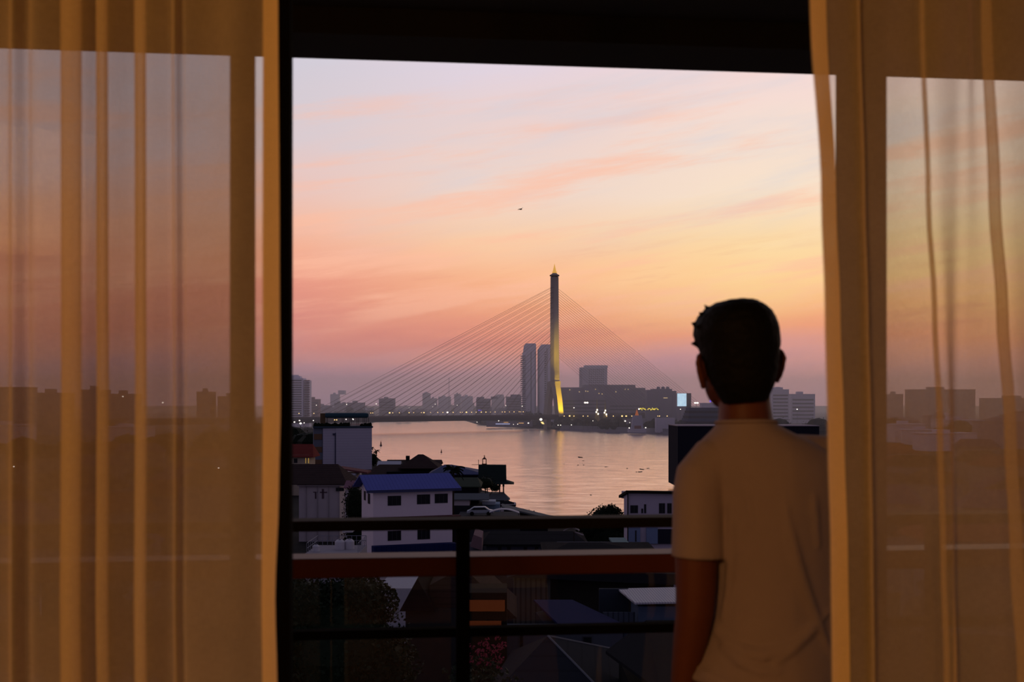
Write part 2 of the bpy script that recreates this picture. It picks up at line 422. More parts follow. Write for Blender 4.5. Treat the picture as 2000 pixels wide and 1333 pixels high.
#CITY
# ------------------------------------------------------------------ river and land
GZ = 1.5
def cam2w(X, d): return FWD*d + RGT*X
def land(name, pts, z, m, label=None):
    mb = MB(); mb.prism([tuple(cam2w((px-1000)/F*d, d)[:2]) for px, d in pts], -.1, z)
    o = mb.build(name, m, fix=True); tag(o, kind='structure'); return o
M_land = mat('dark_ground', (.022,.021,.02), .9, .4, .05)
WAVE = .22; ROUGH = .215
def water_mat():
    m = bpy.data.materials.new('river_water'); m.use_nodes = True; g = NT(m.node_tree)
    out = g.n('ShaderNodeOutputMaterial'); gl = g.n('ShaderNodeBsdfGlossy'); gl.distribution = 'MULTI_GGX'; gl.inputs['Roughness'].default_value = ROUGH; gl.inputs['Color'].default_value = (1,.84,.745,1)
    df = g.n('ShaderNodeBsdfDiffuse'); df.inputs[0].default_value = (.12,.085,.06,1)
    fr = g.n('ShaderNodeFresnel'); fr.inputs[0].default_value = 1.34
    mx = g.n('ShaderNodeMixShader'); g.link(g.m('MINIMUM', g.m('MULTIPLY', fr.outputs[0], 1.5), .97), mx.inputs[0]); g.link(df.outputs[0], mx.inputs[1]); g.link(gl.outputs[0], mx.inputs[2])
    g.link(mx.outputs[0], out.inputs[0])
    tc = g.n('ShaderNodeTexCoord'); mp = g.n('ShaderNodeMapping'); g.link(tc.outputs['Object'], mp.inputs[0])
    mp.inputs['Rotation'].default_value = (0, 0, TH)
    sp = g.n('ShaderNodeSeparateXYZ'); g.link(mp.outputs[0], sp.inputs[0])
    # wave slopes: small ripples whose strength drifts in broad patches
    def slope(seed, fx, fy, det):
        return g.m('SUBTRACT', g.noise(g.comb(g.m('MULTIPLY', sp.outputs[0], fx), g.m('MULTIPLY', sp.outputs[1], fy), seed), 1, det, .65), .5)
    patch = g.noise(g.comb(g.m('MULTIPLY', sp.outputs[0], .006), g.m('MULTIPLY', sp.outputs[1], .022), 3), 1, 4, .6)
    amp = g.mr(patch, .3, .7, WAVE*.55, WAVE*1.35)
    nx = g.m('MULTIPLY', slope(1.5, .12, .35, 5), amp); ny = g.m('MULTIPLY', slope(9.5, .12, .35, 5), amp)
    nv = g.n('ShaderNodeVectorMath'); nv.operation = 'NORMALIZE'; g.link(g.comb(nx, ny, 1.0), nv.inputs[0])
    g.link(nv.outputs[0], gl.inputs['Normal']); return m
wm = MB().poly([tuple(cam2w(-2500, 60)), tuple(cam2w(2500, 60)), tuple(cam2w(6000, 9000)), tuple(cam2w(-6000, 9000))], [(0,1,2,3)])
tag(wm.build('river_water', water_mat()), kind='structure')
land('ground', [(-2600,3),(4200,3),(4200,560),(1640,700),(1590,500),(1520,340),(1400,292),(1300,250),(1230,236),(1120,238),(1010,262),(985,300),(800,400),
                (745,480),(700,700),(690,1200),(735,1530),(835,1620),(842,2300),(-1300,2300)], GZ, M_land)
land('ground', [(935,1345),(1080,1108),(1325,925),(1600,800),(1760,622),(4200,560),(3000,2700),(860,2700)], GZ, M_land)
land('ground', [(-1200,2301),(3000,2700),(2600,8500),(-600,8500)], GZ, M_land)

# haze that hangs over the far side of the city
def haze():
    m = bpy.data.materials.new('evening_haze'); m.use_nodes = True; g = NT(m.node_tree)
    v = g.n('ShaderNodeVolumeScatter'); v.inputs['Color'].default_value = (.90,.90,1.0,1)
    v.inputs['Density'].default_value = .00060; v.inputs['Anisotropy'].default_value = .6
    out = g.n('ShaderNodeOutputMaterial'); g.link(v.outputs[0], out.inputs['Volume'])
    mb = MB(); mb.prism([tuple(cam2w(X, d)[:2]) for X, d in ((-1400,560),(1400,560),(2600,3000),(-2600,3000))], -.5, 88)
    o = mb.build('evening_haze', m, fix=True)
    tag(o, 'thin mauve evening haze over the far bank and the bridge', 'haze', kind='stuff')
haze()

# ------------------------------------------------------------------ building kit
class Bld:
    """a building whose front stands at distance d, between two directions"""
    def __init__(s, name, label, cat, px0, px1, d, dep, yaw=0, group=None, base=GZ):
        s.d, s.dep, s.pc, s.base = d, dep, (px0+px1)/2, base
        s.w = (px1-px0)/F*d; c = P(s.pc, d); c.z = base
        s.e = empty(name, c, -TH+math.radians(yaw)); tag(s.e, label, cat, group)
        s.cy = math.cos(math.radians(yaw))
    def X(s, px): return (px-s.pc)/F*s.d/s.cy
    def Z(s, py, dd=0): return CAMZ-s.base+(HY-py)/F*(s.d+dd)
    def box(s, name, px0, px1, py0, py1, y0, y1, m):
        """py0 top, py1 bottom (None = ground)"""
        z0 = 0 if py1 is None else s.Z(py1, max(y0,0)*0)
        return MB().box(s.X(px0), s.X(px1), y0, y1, z0, s.Z(py0)).build(name, m, s.e)
    def window(s, px0, px1, py0, py1, mullions=1, fm=None, y=0, pm=None, t=.06):
        x0, x1, z0, z1 = s.X(px0), s.X(px1), s.Z(py1), s.Z(py0); f = MB()
        f.box(x0,x0+t,y-.05,y+.02,z0,z1); f.box(x1-t,x1,y-.05,y+.02,z0,z1); f.box(x0+t,x1-t,y-.05,y+.02,z0,z0+t); f.box(x0+t,x1-t,y-.05,y+.02,z1-t,z1)
        for i in range(mullions):
            xm = x0+(x1-x0)*(i+1)/(mullions+1); f.box(xm-t/2, xm+t/2, y-.045, y+.02, z0+t, z1-t)
        w = f.build('window', fm or M_frame, s.e)
        MB().box(x0+t*.5, x1-t*.5, y-.02, y+.015, z0+t*.5, z1-t*.5).build('pane', pm or M_pane, w); return w
    def gable(s, name, px0, px1, pye, pyr, m, over=.5, rx0=None, rx1=None, y0=0, y1=None, th=.15):
        """roof with its ridge along x: eave row pye (front), ridge row pyr; hipped when rx0/rx1 are given"""
        y1 = s.dep if y1 is None else y1
        ym = (y0+y1)/2; ze = s.Z(pye, y0-over); zr = s.Z(pyr, ym)
        a, b = s.X(px0), s.X(px1)
        r0 = a if rx0 is None else (rx0-s.pc)/F*(s.d+ym)/s.cy; r1 = b if rx1 is None else (rx1-s.pc)/F*(s.d+ym)/s.cy
        ya, yb = y0-over, y1+over
        top = [(a,ya,ze),(b,ya,ze),(b,yb,ze),(a,yb,ze),(r0,ym,zr),(r1,ym,zr)]
        low = [(p[0],p[1],p[2]-th) for p in top]
        fs = [(0,1,5,4),(2,3,4,5),(1,2,5),(3,0,4)]
        mb = MB().poly(top+low, fs+[tuple(i+6 for i in f)[::-1] for f in fs]+[(0,6,7,1),(1,7,8,2),(2,8,9,3),(3,9,6,0)])
        if rx0 is None: pass
        return mb.build(name, m, s.e)
M_frame = mat('window_frame_paint', (.05,.047,.055), .8)
M_white = mat('white_render', (.42,.37,.39), .85, .08, .4)
M_whiteb = mat('pale_blue_render', (.16,.21,.33), .8, .08, .5)
M_cream = mat('cream_render', (.40,.33,.25), .85, .1, .5)
M_blue_roof = mat('blue_metal_roof', (.095,.11,.34), .85, .1, .4, lines=(0, .45, .35, .12))
M_blue_dark = mat('navy_metal_roof', (.014,.02,.08), .9, .1, .4, lines=(0, .6, .3, .12))
M_brown_roof = mat('brown_tile_roof', (.04,.026,.024), .95, .25, .8, lines=(2, .35, .3, .2))
M_dark_roof = mat('dark_slate_roof', (.009,.009,.012), .95, .3, .8, lines=(2, .35, .3, .2))
M_red_roof = mat('red_tile_roof', (.16,.032,.026), .9, .2, .8, lines=(2, .4, .3, .2))
M_green_roof = mat('dark_green_roof', (.018,.028,.024), .8, .2, .8)
M_silver = mat('silver_metal_roof', (.42,.42,.47), .5, .08, .6, lines=(0, .28, .3, .2))
M_grey_roof = mat('grey_shingle_roof', (.018,.019,.026), .95, .15, .6, lines=(2, .3, .25, .15))
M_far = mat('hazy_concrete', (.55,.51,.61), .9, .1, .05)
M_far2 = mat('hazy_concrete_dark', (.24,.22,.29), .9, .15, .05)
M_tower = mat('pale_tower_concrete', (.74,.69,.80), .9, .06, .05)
M_dimglass = mat('tower_window_bands', (.04,.04,.055), .4, .2, .1)
M_leaf = mat('dark_leaves', (.009,.017,.006), .7, .5, 1.5, spec=.15)
M_leaf2 = mat('dark_leaves_deep', (.006,.010,.004), .8, .5, 1.5, spec=.1)
M_bark = mat('bark', (.03,.022,.016), .9, .3)
M_pylon = mat('pylon_paint', (.42,.36,.30), .75, .05, .05)
M_gold = mat('gilded_finial', (.75,.50,.14), .4, .1, metal=.5, emit=(255,190,90), estr=.55)  # emission gives the gold its lit look, in place of lamps on it
M_cable = mat('stay_cable_sheath', (.10,.045,.035), .6, .1)

# ---- far skyline
def far_block(px0, px1, py, d, label, m=None, steps=(), dep=18, roof=True, grp=None, bands=0):
    b = Bld('distant_building', label, 'building', px0, px1, d, dep, group=grp)
    b.box('wall', px0, px1, py, None, 0, dep, m or M_far)
    mb = MB(); xs0, xs1 = b.X(px0), b.X(px1); z1 = b.Z(py)
    mb.box(xs0-.3, xs1+.3, -.3, dep+.3, z1, z1+.6)
    w = xs1-xs0
    if roof: mb.box(xs0+w*.3, xs0+w*.55, dep*.3, dep*.7, z1+.6, z1+3.4)
    mb.build('parapet', m or M_far, b.e)
    for (a, c, q) in steps: b.box('upper_block', a, c, q, py, 2, dep-2, m or M_far)
    if bands:
        mb = MB(); n = int(z1/bands)
        for i in range(1, n): mb.box(xs0+w*.06, xs1-w*.06, -.12, .1, i*bands, i*bands+bands*.42)
        mb.build('window_bands', M_dimglass, b.e)
    return b
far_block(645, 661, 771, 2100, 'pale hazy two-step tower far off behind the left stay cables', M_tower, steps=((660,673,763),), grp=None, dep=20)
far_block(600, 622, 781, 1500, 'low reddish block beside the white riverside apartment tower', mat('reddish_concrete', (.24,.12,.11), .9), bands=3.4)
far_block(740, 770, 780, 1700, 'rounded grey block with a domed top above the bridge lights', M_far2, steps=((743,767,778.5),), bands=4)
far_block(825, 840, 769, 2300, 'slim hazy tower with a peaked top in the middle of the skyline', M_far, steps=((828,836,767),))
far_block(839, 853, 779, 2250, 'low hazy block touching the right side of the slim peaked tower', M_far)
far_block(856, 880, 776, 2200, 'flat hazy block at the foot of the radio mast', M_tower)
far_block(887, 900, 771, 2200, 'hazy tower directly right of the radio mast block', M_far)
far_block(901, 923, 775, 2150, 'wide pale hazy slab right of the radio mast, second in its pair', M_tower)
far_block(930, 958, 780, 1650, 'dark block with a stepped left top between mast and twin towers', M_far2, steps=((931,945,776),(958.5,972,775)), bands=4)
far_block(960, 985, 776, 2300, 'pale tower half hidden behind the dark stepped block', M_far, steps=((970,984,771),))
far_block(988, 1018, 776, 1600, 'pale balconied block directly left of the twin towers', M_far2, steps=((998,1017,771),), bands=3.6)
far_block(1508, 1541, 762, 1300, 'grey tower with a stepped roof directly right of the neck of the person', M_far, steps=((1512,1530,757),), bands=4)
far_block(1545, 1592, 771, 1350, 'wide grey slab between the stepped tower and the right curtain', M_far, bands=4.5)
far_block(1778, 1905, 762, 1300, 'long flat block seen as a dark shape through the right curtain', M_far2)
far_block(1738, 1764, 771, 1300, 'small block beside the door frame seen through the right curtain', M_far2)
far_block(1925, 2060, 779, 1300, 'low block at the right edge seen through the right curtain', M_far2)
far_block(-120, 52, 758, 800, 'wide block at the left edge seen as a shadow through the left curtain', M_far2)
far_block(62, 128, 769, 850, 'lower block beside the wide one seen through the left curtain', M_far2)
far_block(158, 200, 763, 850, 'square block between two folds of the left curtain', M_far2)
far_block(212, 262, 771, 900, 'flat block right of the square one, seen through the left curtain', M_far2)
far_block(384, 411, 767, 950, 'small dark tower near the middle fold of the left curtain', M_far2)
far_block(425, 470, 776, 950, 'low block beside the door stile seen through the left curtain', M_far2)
rnd = random.Random(3)
proto = None
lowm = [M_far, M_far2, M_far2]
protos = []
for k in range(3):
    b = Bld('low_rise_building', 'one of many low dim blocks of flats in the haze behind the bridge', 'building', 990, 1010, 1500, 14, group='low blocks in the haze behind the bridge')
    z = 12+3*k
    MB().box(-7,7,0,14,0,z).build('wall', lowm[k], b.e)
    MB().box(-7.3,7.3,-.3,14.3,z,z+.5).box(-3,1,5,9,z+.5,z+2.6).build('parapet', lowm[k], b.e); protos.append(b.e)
first = [True]*3
taken = [(o.location.x, o.location.y, 26) for o in bpy.data.objects if o.parent is None and o.name.startswith('distant_building')]
def place_low(px, d, sc, k):
    loc = P(px, d); loc.z = GZ; rad = 9*sc[0]+6
    for _ in range(60):
        if all((loc.x-a)**2+(loc.y-b_)**2 > (rad+c_)**2*.8 for a, b_, c_ in taken): break
        loc = P(px+rnd.uniform(-60,60)*(1 if 600 < px < 1400 else 1), d+rnd.uniform(-60,160)); loc.z = GZ
    else: return
    taken.append((loc.x, loc.y, rad))
    if first[k]: o = protos[k]; first[k] = False; o.location = loc
    else: o = dup(protos[k], loc, -TH+rnd.uniform(-.3,.3))
    o.scale = sc
for i in range(46):
    px = rnd.uniform(600, 1075); d = rnd.uniform(1750, 2500)
    if px < 840: d = rnd.uniform(1650, 2250)
    if 840 <= px < 940: d = rnd.uniform(2720, 3000)
    place_low(px, d, (rnd.uniform(.8,2.0), 1, rnd.uniform(.6,1.35)), rnd.randrange(3))
for i in range(22):
    place_low(rnd.uniform(1090, 1400), rnd.uniform(1340, 1500), (rnd.uniform(.8,1.5), 1, rnd.uniform(.45,.8)), rnd.randrange(3))
for i in range(26):
    px = rnd.choice([rnd.uniform(-60, 450), rnd.uniform(1740, 2040)])
    place_low(px, rnd.uniform(620, 900), (rnd.uniform(1,2.4), 1, rnd.uniform(.6,1.15)), rnd.randrange(3))

# riverside apartment tower at the left edge of the opening
b = Bld('apartment_tower', 'white riverside apartment tower with dark window bands, left edge of the opening', 'building', 540, 605, 1150, 20, 0)
MB().box(b.X(535), b.X(592), 0, 18, 0, b.Z(739)).build('wall', M_tower, b.e)
MB().box(b.X(592.5), b.X(603), 1.5, 16, 0, b.Z(743)).build('wall', M_tower, b.e)
MB().box(b.X(556), b.X(585), 4, 14, b.Z(739), b.Z(735)).box(b.X(566), b.X(580), 6, 12, b.Z(735), b.Z(732.5)).build('penthouse', M_tower, b.e)
mb = MB(); mc = MB()
for i in range(19):
    z = 4+i*2.35
    if z > b.Z(742): break
    mb.box(b.X(537), b.X(589), -.15, .2, z, z+1.15); mc.box(b.X(594), b.X(604.5), -.1, 1.7, z, z+1.1)
mb.build('window_bands', M_dimglass, b.e); mc.build('balcony_openings', mat('reddish_shadow_balcony', (.13,.06,.06), .8), b.e)

# twin towers behind the pylon
def tower(px0, px1, py, label, side):
    d = 1400
    b = Bld('high_rise_tower', label, 'building', px0, px1, d, 24)
    w = b.X(px1)-b.X(px0); x0 = b.X(px0); H = b.Z(py+ (12 if side else 3))
    MB().box(x0+w*.30, x0+w, 0, 24, 0, H+ (7 if side else 1.5)).box(x0+w*.08, x0+w*.34, 1, 20, 0, H-4).build('wall', M_tower, b.e)
    MB().extr([(x0+w*.12,H-4),(x0+w*.95,H-4),(x0+w*.95,b.Z(py)),(x0+w*.32,b.Z(py)),(x0+w*.18,b.Z(py)-3)], 2, 20).build('crown', M_tower, b.e)
    mb = MB(); n = 30
    for i in range(n):
        z = 6+i*(H-12)/n
        if side: mb.box(x0-w*.04, x0+w*.30, -.9, 12, z, z+1.0)
        else: mb.box(x0+w*.50, x0+w*.60, -.3, .3, z, z+1.6); 
    mb.build('balconies', M_dimglass if not side else M_far2, b.e)
    mb = MB().box(x0+w*.64, x0+w*.68, -.25, .2, 4, H-3).box(x0+w*.93, x0+w*.97, -.25, .2, 4, H-3)
    if not side: mb.box(x0+w*.12, x0+w*.16, -.25, 1.2, 4, H-3)
    mb.build('window_strips', M_dimglass, b.e)
tower(1018, 1047, 671, 'tall pale tower with ribbed balconies, left of the twin towers', True)
tower(1048, 1079, 673, 'tall pale tower half behind the bridge pylon, right of the twin towers', False)

# hospital blocks right of the pylon
b = Bld('hospital_tower', 'square grey tower with ribbed left side rising above the long dark block', 'building', 1132, 1187, 1500, 30)
b.box('wall', 1134, 1186, 718, None, 0, 30, M_far); b.box('crown', 1142, 1187, 714, 719, 0, 26, M_tower)
mb = MB()
for i in range(17):
    z = 28+i*2.6
    if z < b.Z(722): mb.box(b.X(1132), b.X(1137), -.7, 12, z, z+.9)
mb.build('balconies', M_far2, b.e)
mb = MB()
for i in range(15):
    z = 28+i*2.8
    for q in range(8):
        xx = b.X(1150)+q*2.6
        mb.box(xx, xx+1.5, -.1, .1, z, z+1.1)
mb.build('windows', M_dimglass, b.e)
b = Bld('hospital_block', 'long dark stepped block with scattered lit windows right of the pylon', 'building', 1095, 1262, 1300, 40)
b.box('wall', 1096, 1141, 757, None, 4, 30, M_far2); b.box('wall', 1141, 1241, 752, None, 0, 40, M_far2); b.box('wall', 1241, 1261, 758, None, 3, 34, M_far2)
b.box('wall', 1096, 1185, 779, None, -12, 0, M_far2); b.box('wall', 1185, 1262, 782, None, -8, 0, M_far2)
mb = MB()
for zz in (14, 18, 22, 26): mb.box(b.X(1100), b.X(1182), -12.15, -11.9, zz, zz+1)
for zz in (12, 16, 20): mb.box(b.X(1190), b.X(1258), -8.15, -7.9, zz, zz+1)
mb.build('window_bands', M_dimglass, b.e)
M_dimlit = mat('lit_window_warm', (.1,.1,.1), .5, emit=(255,214,150), estr=.55)
for (px, py) in ((1132,766),(1144,764.5),(1148,765),(1163,761),(1221,761),(1227,761),(1203,766),(1113,762),(1170,769),(1176,770)):
    ww = MB().box(b.X(px)-.6, b.X(px)+.6, -.2 if px > 1141 else 3.8, 4.1, b.Z(py)-.5, b.Z(py)+.6).build('lit_window', M_dimlit, b.e)
b = Bld('domed_block', 'broad dark block carrying three round tanks on its roof', 'building', 1264, 1321, 1165, 20)
b.box('wall', 1264, 1276, 762, None, 0, 20, M_far2); b.box('wall', 1275, 1313, 760, None, 1, 20, M_far2); b.box('wall', 1313, 1321, 764, None, 0, 20, M_far2)
for px in (1288, 1297, 1306):
    MB().tube((b.X(px),8,b.Z(761)),(b.X(px),8,b.Z(757.5)),1.9,n=12).ball((b.X(px),8,b.Z(757.5)),1.9,1.9,1.2,12,6).build('roof_tank', M_far2, b.e, smooth=False)
MB().box(b.X(1296), b.X(1304), .9, 1.05, b.Z(778.5), b.Z(777)).build('lit_window', M_dimlit, b.e)
b = Bld('screen_building', 'dark slab carrying a bright blue-white lit screen beside the three-tank block', 'building', 1322, 1350, 1120, 8)
b.box('wall', 1341, 1350, 768.5, None, 0, 8, mat('screen_building_wall', (.035,.04,.06), .8)); b.box('wall', 1322, 1341, 795, None, .5, 8, M_far2)
b.box('screen_back', 1322, 1341, 768.5, 795, 1, 3, M_far2)
def screen_mat():
    m = bpy.data.materials.new('lit_screen'); m.use_nodes = True; g = NT(m.node_tree)
    tc = g.n('ShaderNodeTexCoord'); br = g.n('ShaderNodeTexBrick'); 
    mp = g.n('ShaderNodeMapping'); mp.inputs['Rotation'].default_value = (math.radians(90),0,0); g.link(tc.outputs['Object'], mp.inputs[0]); g.link(mp.outputs[0], br.inputs[0])
    br.inputs['Scale'].default_value = .5; br.inputs[1].default_value = lin(205,225,235); br.inputs[2].default_value = lin(165,195,215); br.inputs[3].default_value = lin(120,150,175)
    nz = g.noise(tc.outputs['Object'], .35, 2); c = g.mix(nz, br.outputs[0], lin(130,160,185))
    em = g.n('ShaderNodeEmission'); g.link(c, em.inputs[0]); em.inputs[1].default_value = 1.7
    out = g.n('ShaderNodeOutputMaterial'); g.link(em.outputs[0], out.inputs[0]); m.cycles.emission_sampling = 'NONE'; return m
MB().box(b.X(1323), b.X(1341), .9, 1.0, b.Z(794), b.Z(769)).build('lit_screen', screen_mat(), b.e)
b = Bld('stadium_stand', 'low navy building with stacked horizontal tiers left of the neck of the person', 'building', 1350, 1500, 800, 30)
M_navy = mat('navy_cladding', (.05,.065,.13), .8, .1, .05); M_navy2 = mat('navy_cladding_dark', (.02,.026,.05), .8, .1, .05)
for i, (a, c) in enumerate(((797,803),(803,808),(808,813),(813,818),(818,824))):
    b.box('tier', 1352-i*2, 1500, a, c+.1, 12-i*3, 30, (M_navy, M_navy2)[i % 2])
b.box('base', 1342, 1500, 824, None, 0, 30, M_navy2)
b = Bld('flat_roofed_building', 'pale low block under the purple light left of the face of the person', 'building', 1371, 1420, 1000, 12)
b.box('wall', 1371, 1420, 787.5, None, 0, 12, M_far)
# radio mast
mb = MB(); p = P(877, 2180); H = (HY-737)/F*2180+CAMZ-GZ
for s_ in ((-1,-1),(1,-1),(1,1),(-1,1)): mb.tube((s_[0]*1.6,s_[1]*1.6,0),(s_[0]*.35,s_[1]*.35,H),.30,.22,5)
for k in range(14): 
    z = H*k/14; r = 1.6-1.25*k/14; mb.box(-r,r,-r,r,z,z+.35)
o = mb.build('radio_mast', M_far2, loc=(p.x,p.y,GZ), rz=-TH); tag(o, 'thin lattice radio mast above the middle of the hazy skyline', 'mast')

# ------------------------------------------------------------------ the bridge
DP = 1120.0; XP = (1086-1000)/F*DP
DL = 925.0; XL = (596-1000)/F*DL
pc = cam2w(XP, DP); pl = cam2w(XL, DL); ax = (pl-pc).normalized(); ang = math.atan2(ax.y, ax.x)
br = empty('cable_stayed_bridge', (pc.x, pc.y, 0), ang)   # local +x runs towards the left bank
tag(br, 'cable-stayed bridge with one tall gold-lit pylon and a fan of cables', 'bridge')
def bz(py, d=DP): return CAMZ+(HY-py)/F*d
span = (pl-pc).length; dz = bz(811.5)
MB().box(-330, span+170, -7, 7, dz-2.6, dz-.4).box(-330, span+170, -4, 4, dz-4.2, dz-2.6).build('deck', mat('bridge_deck', (.05,.045,.05), .8), br)
mb = MB()
for sy in (-7, 7):
    mb.box(-330, span+170, sy-.15, sy+.15, dz-.4, dz+.7)
mb.build('parapet', mat('bridge_parapet', (.10,.08,.08), .8), br)
# pylon: one shaft above, two legs below
ztop = bz(541); zj = bz(746)
def rect(cx, cy, z, hx, hy): return [(cx-hx,cy-hy,z),(cx+hx,cy-hy,z),(cx+hx,cy+hy,z),(cx-hx,cy+hy,z)]
def column(rs):
    mb = MB(); pts = []; 
    for r in rs: pts += rect(*r)
    fs = [(0,3,2,1)]
    for k in range(len(rs)-1):
        a = k*4; fs += [(a+i, a+(i+1)%4, a+4+(i+1)%4, a+4+i) for i in range(4)]
    a = (len(rs)-1)*4; fs.append((a,a+1,a+2,a+3)); return mb.poly(pts, fs)
sh = column([(1.6,0,zj,3.6,3.2),(1.9,0,bz(700),3.5,3.1),(2.1,0,bz(620),3.3,3.0),(2.1,0,ztop,3.1,2.9)]).build('pylon_shaft', M_pylon, br)
bv = sh.modifiers.new('b','BEVEL'); bv.width = .7; bv.segments = 2
for sgn, pts in ((-1, [(2,-10.5,-1,3.0,2.4),(2,-10.5,dz,3.0,2.4),(2,-8.0,bz(780),3.0,2.5),(1.6,-4.0,zj,3.3,2.7)]), (1, [(0,5.2,-1,3.3,2.7),(0,4.6,dz,3.3,2.7),(.4,2.8,bz(780),3.4,2.8),(1.6,.4,zj,3.6,2.9)])):
    o = column(pts).build('pylon_leg', M_pylon, br)
MB().box(-2.4,5.6,-4.6,4.0,zj-2.6,zj+.5).build('pylon_collar', M_pylon, br)
MB().loft([(2.1,0,ztop,3.2,3.2),(2.1,0,ztop+.4,4.6,4.6),(2.1,0,ztop+1.4,4.9,4.9),(2.1,0,ztop+2,3.8,3.8),(2.1,0,ztop+2.6,2.9,2.9),(2.1,0,ztop+3.4,2.0,2.0)],16).build('pylon_cap', M_pylon, br)
z0 = bz(535); hh = bz(515.5)-z0
mb = MB().loft([(2.1,0,z0+hh*t,r,r) for t, r in ((-.12,1.4),(0,1.2),(.06,2.0),(.16,2.0),(.35,1.55),(.55,1.05),(.75,.55),(1,.05))], 12)
for k in range(8):
    a = k*math.pi/4; mb.tube((2.1+1.7*math.cos(a),1.7*math.sin(a),z0+hh*.02),(2.1+2.3*math.cos(a),2.3*math.sin(a),z0+hh*.2),.4,.1,5)
fin = mb.build('lotus_finial', M_gold, br)
# stays
zt0, zt1 = bz(562), bz(705)
for k in range(28):
    t = k/27; zt = zt0+(zt1-zt0)*t*.93; xe = span*(1-.045-t*.83)-2
    for sy in (-5.6, 5.6):
        if sy > 0 and k % 2: continue
        MB().tube((5.0, sy*.25, zt), (xe+span*.05, sy, dz+.2), .115, n=5, cap=False).build('stay_cable', M_cable, br)
dirR = Vector((-1, 0, 0))
for k in range(28):
    t = k/27; zt = zt0+(zt1-zt0)*t*.93; xe = -(250-150*t)
    MB().tube((-1.0, 0, zt), (xe, 0, dz+.2), .12, n=5, cap=False).build('stay_cable', M_cable, br)
# floodlights on the pylon
def world_b(x, y, z): return br_m @ Vector((x, y, z))
br_m = Matrix.Translation((pc.x, pc.y, 0)) @ Matrix.Rotation(ang, 4, 'Z')
tocam = (-pc).normalized()
for (fw_, rt_, tz, pw, sp_, hz_) in ((25, 24, bz(771), 2.4e5, 44, 5), (46, 16, bz(715), 6e5, 36, 4)):
    src = Vector((pc.x, pc.y, hz_)) + tocam*fw_ + RGT*rt_
    tgt = Vector((pc.x, pc.y, tz)) + RGT*1.5
    lamp('pylon_floodlight', 'SPOT', src, pw, (1,.66,.01), .4, target=tgt, spot_size=math.radians(sp_), spot_blend=.7)

# ------------------------------------------------------------------ lamps on the far side
def lamp_mat(name, rgb, e): return mat(name, (.2,.2,.2), .5, emit=rgb, estr=e)
LW = lamp_mat('lamp_glow_white', (255,240,225), 2.2); LY = lamp_mat('lamp_glow_warm', (255,205,130), 2.0)
LV = lamp_mat('lamp_glow_violet', (120,90,255), 1.6); LC = lamp_mat('lamp_glow_yellow', (255,225,60), 1.4)
lamp_cache = {}
def street_lamp(px, py, d, m, r, h, label, grp, base=None):
    """pole from the ground or deck up to a glowing head"""
    z = CAMZ+(HY-py)/F*d; base = z-h if base is None else base
    c = P(px, d); key = (m.name, r, round(z-base, 1))
    if key not in lamp_cache:
        e = empty('street_lamp', (c.x, c.y, base)); hh_ = z-base
        MB().tube((0,0,0),(0,0,hh_),.09,.06,5).build('pole', M_bark, e)
        MB().ball((0,0,hh_), r, r, r*.8, 8, 5).build('lamp_head', m, e); lamp_cache[key] = e
    else: e = dup(lamp_cache[key], (c.x, c.y, base))
    tag(e, label, 'street lamp', grp); return e
DLAB = 'small warm street lamp in the row along the bridge deck'
def deck_d(px):     # distance of the deck in that direction
    u = (px-1000)/F; # camera-frame line from (XP,DP) along the axis
    axx, axy = (XL-XP), (DL-DP); t = (XP-u*DP)/(u*axy-axx); return DP+axy*t
for px, r in [(584,.45),(613,.4),(724,.5),(728,.4),(761,.75),(767,.4),(780,.4),(799,.5),(808,.35),(823,.35),(828,.6),(841,.3),(855,.4),(865,.4),(874,.85),
              (885,.45),(899,.35),(903,.3),(911,.75),(921,.45),(930,.4),(940,.55),(949,.55),(958,.3),(967,.35),(981,.4),(986,.45),(995,.35),(1004,.45),
              (1014,.4),(1017,.35),(1022,.45)]:
    d = deck_d(px)-3; zz = dz+3.6
    street_lamp(px, HY-(zz-CAMZ)*F/d, d, LY if r < .8 else LW, r, 0, DLAB, 'street lamps along the bridge deck', base=dz-.4)
for px in (1102,1112.5,1121,1139,1148,1185,1198,1215,1223,1234,1285,1288,1303):
    street_lamp(px, 813.3 if px != 1112.5 else 813, 1010, LY, .8 if px in (1112.5,1223,1215) else .5, 6, 'warm lamp on the promenade right of the pylon', 'warm lamps on the right bank promenade', base=GZ)
for px, py, d, r in [(618,792,1500,.7),(677,790.5,1560,.8),(735,789.5,1560,.8),(850,790,1900,.7),(845,795,1900,.5),(893,792,1900,.7),(938,790.5,1700,.6),(988,793,1500,.55),(1020,794,1350,.7),
                     (799,797,1600,.4),(1121,797,1100,.6),(1076,796,1290,.55),(1329,800,1000,.45)]:
    street_lamp(px, py, d, LW, r, 10, 'tall white street lamp standing above the roofs behind the bridge', 'tall white street lamps behind the bridge', base=GZ)
for px, py, d, r in [(567,826,700,.5),(575,825,700,.5),(585,822,720,.5),(587,827.5,700,.7),(594,826.5,710,.35),(612,822,760,.4),(690,820,820,.4),(719,817.5,1400,.6),(728,818,1400,.5),(738,818.5,1400,.5),
                     (974,822.5,1180,.6),(959,826,1250,.4),(963,826,1240,.4),(985,828.5,1160,.45),(1003,829.5,1150,.4),(1032,827,1120,.75),(1011,829,1140,.45),(1090,831,1060,.5),(1095,831,1055,.5),(1116,830.5,1030,.5),
                     (1158,822.5,1010,.4),(1221,823,990,.75),(1229,836.5,960,.6),(1261,836,950,.6),(1230,826,980,.35)]:
    street_lamp(px, py, d, LW, r, 3, 'small white lamp close to the water under the bridge', 'small white lamps along the river edge', base=GZ)
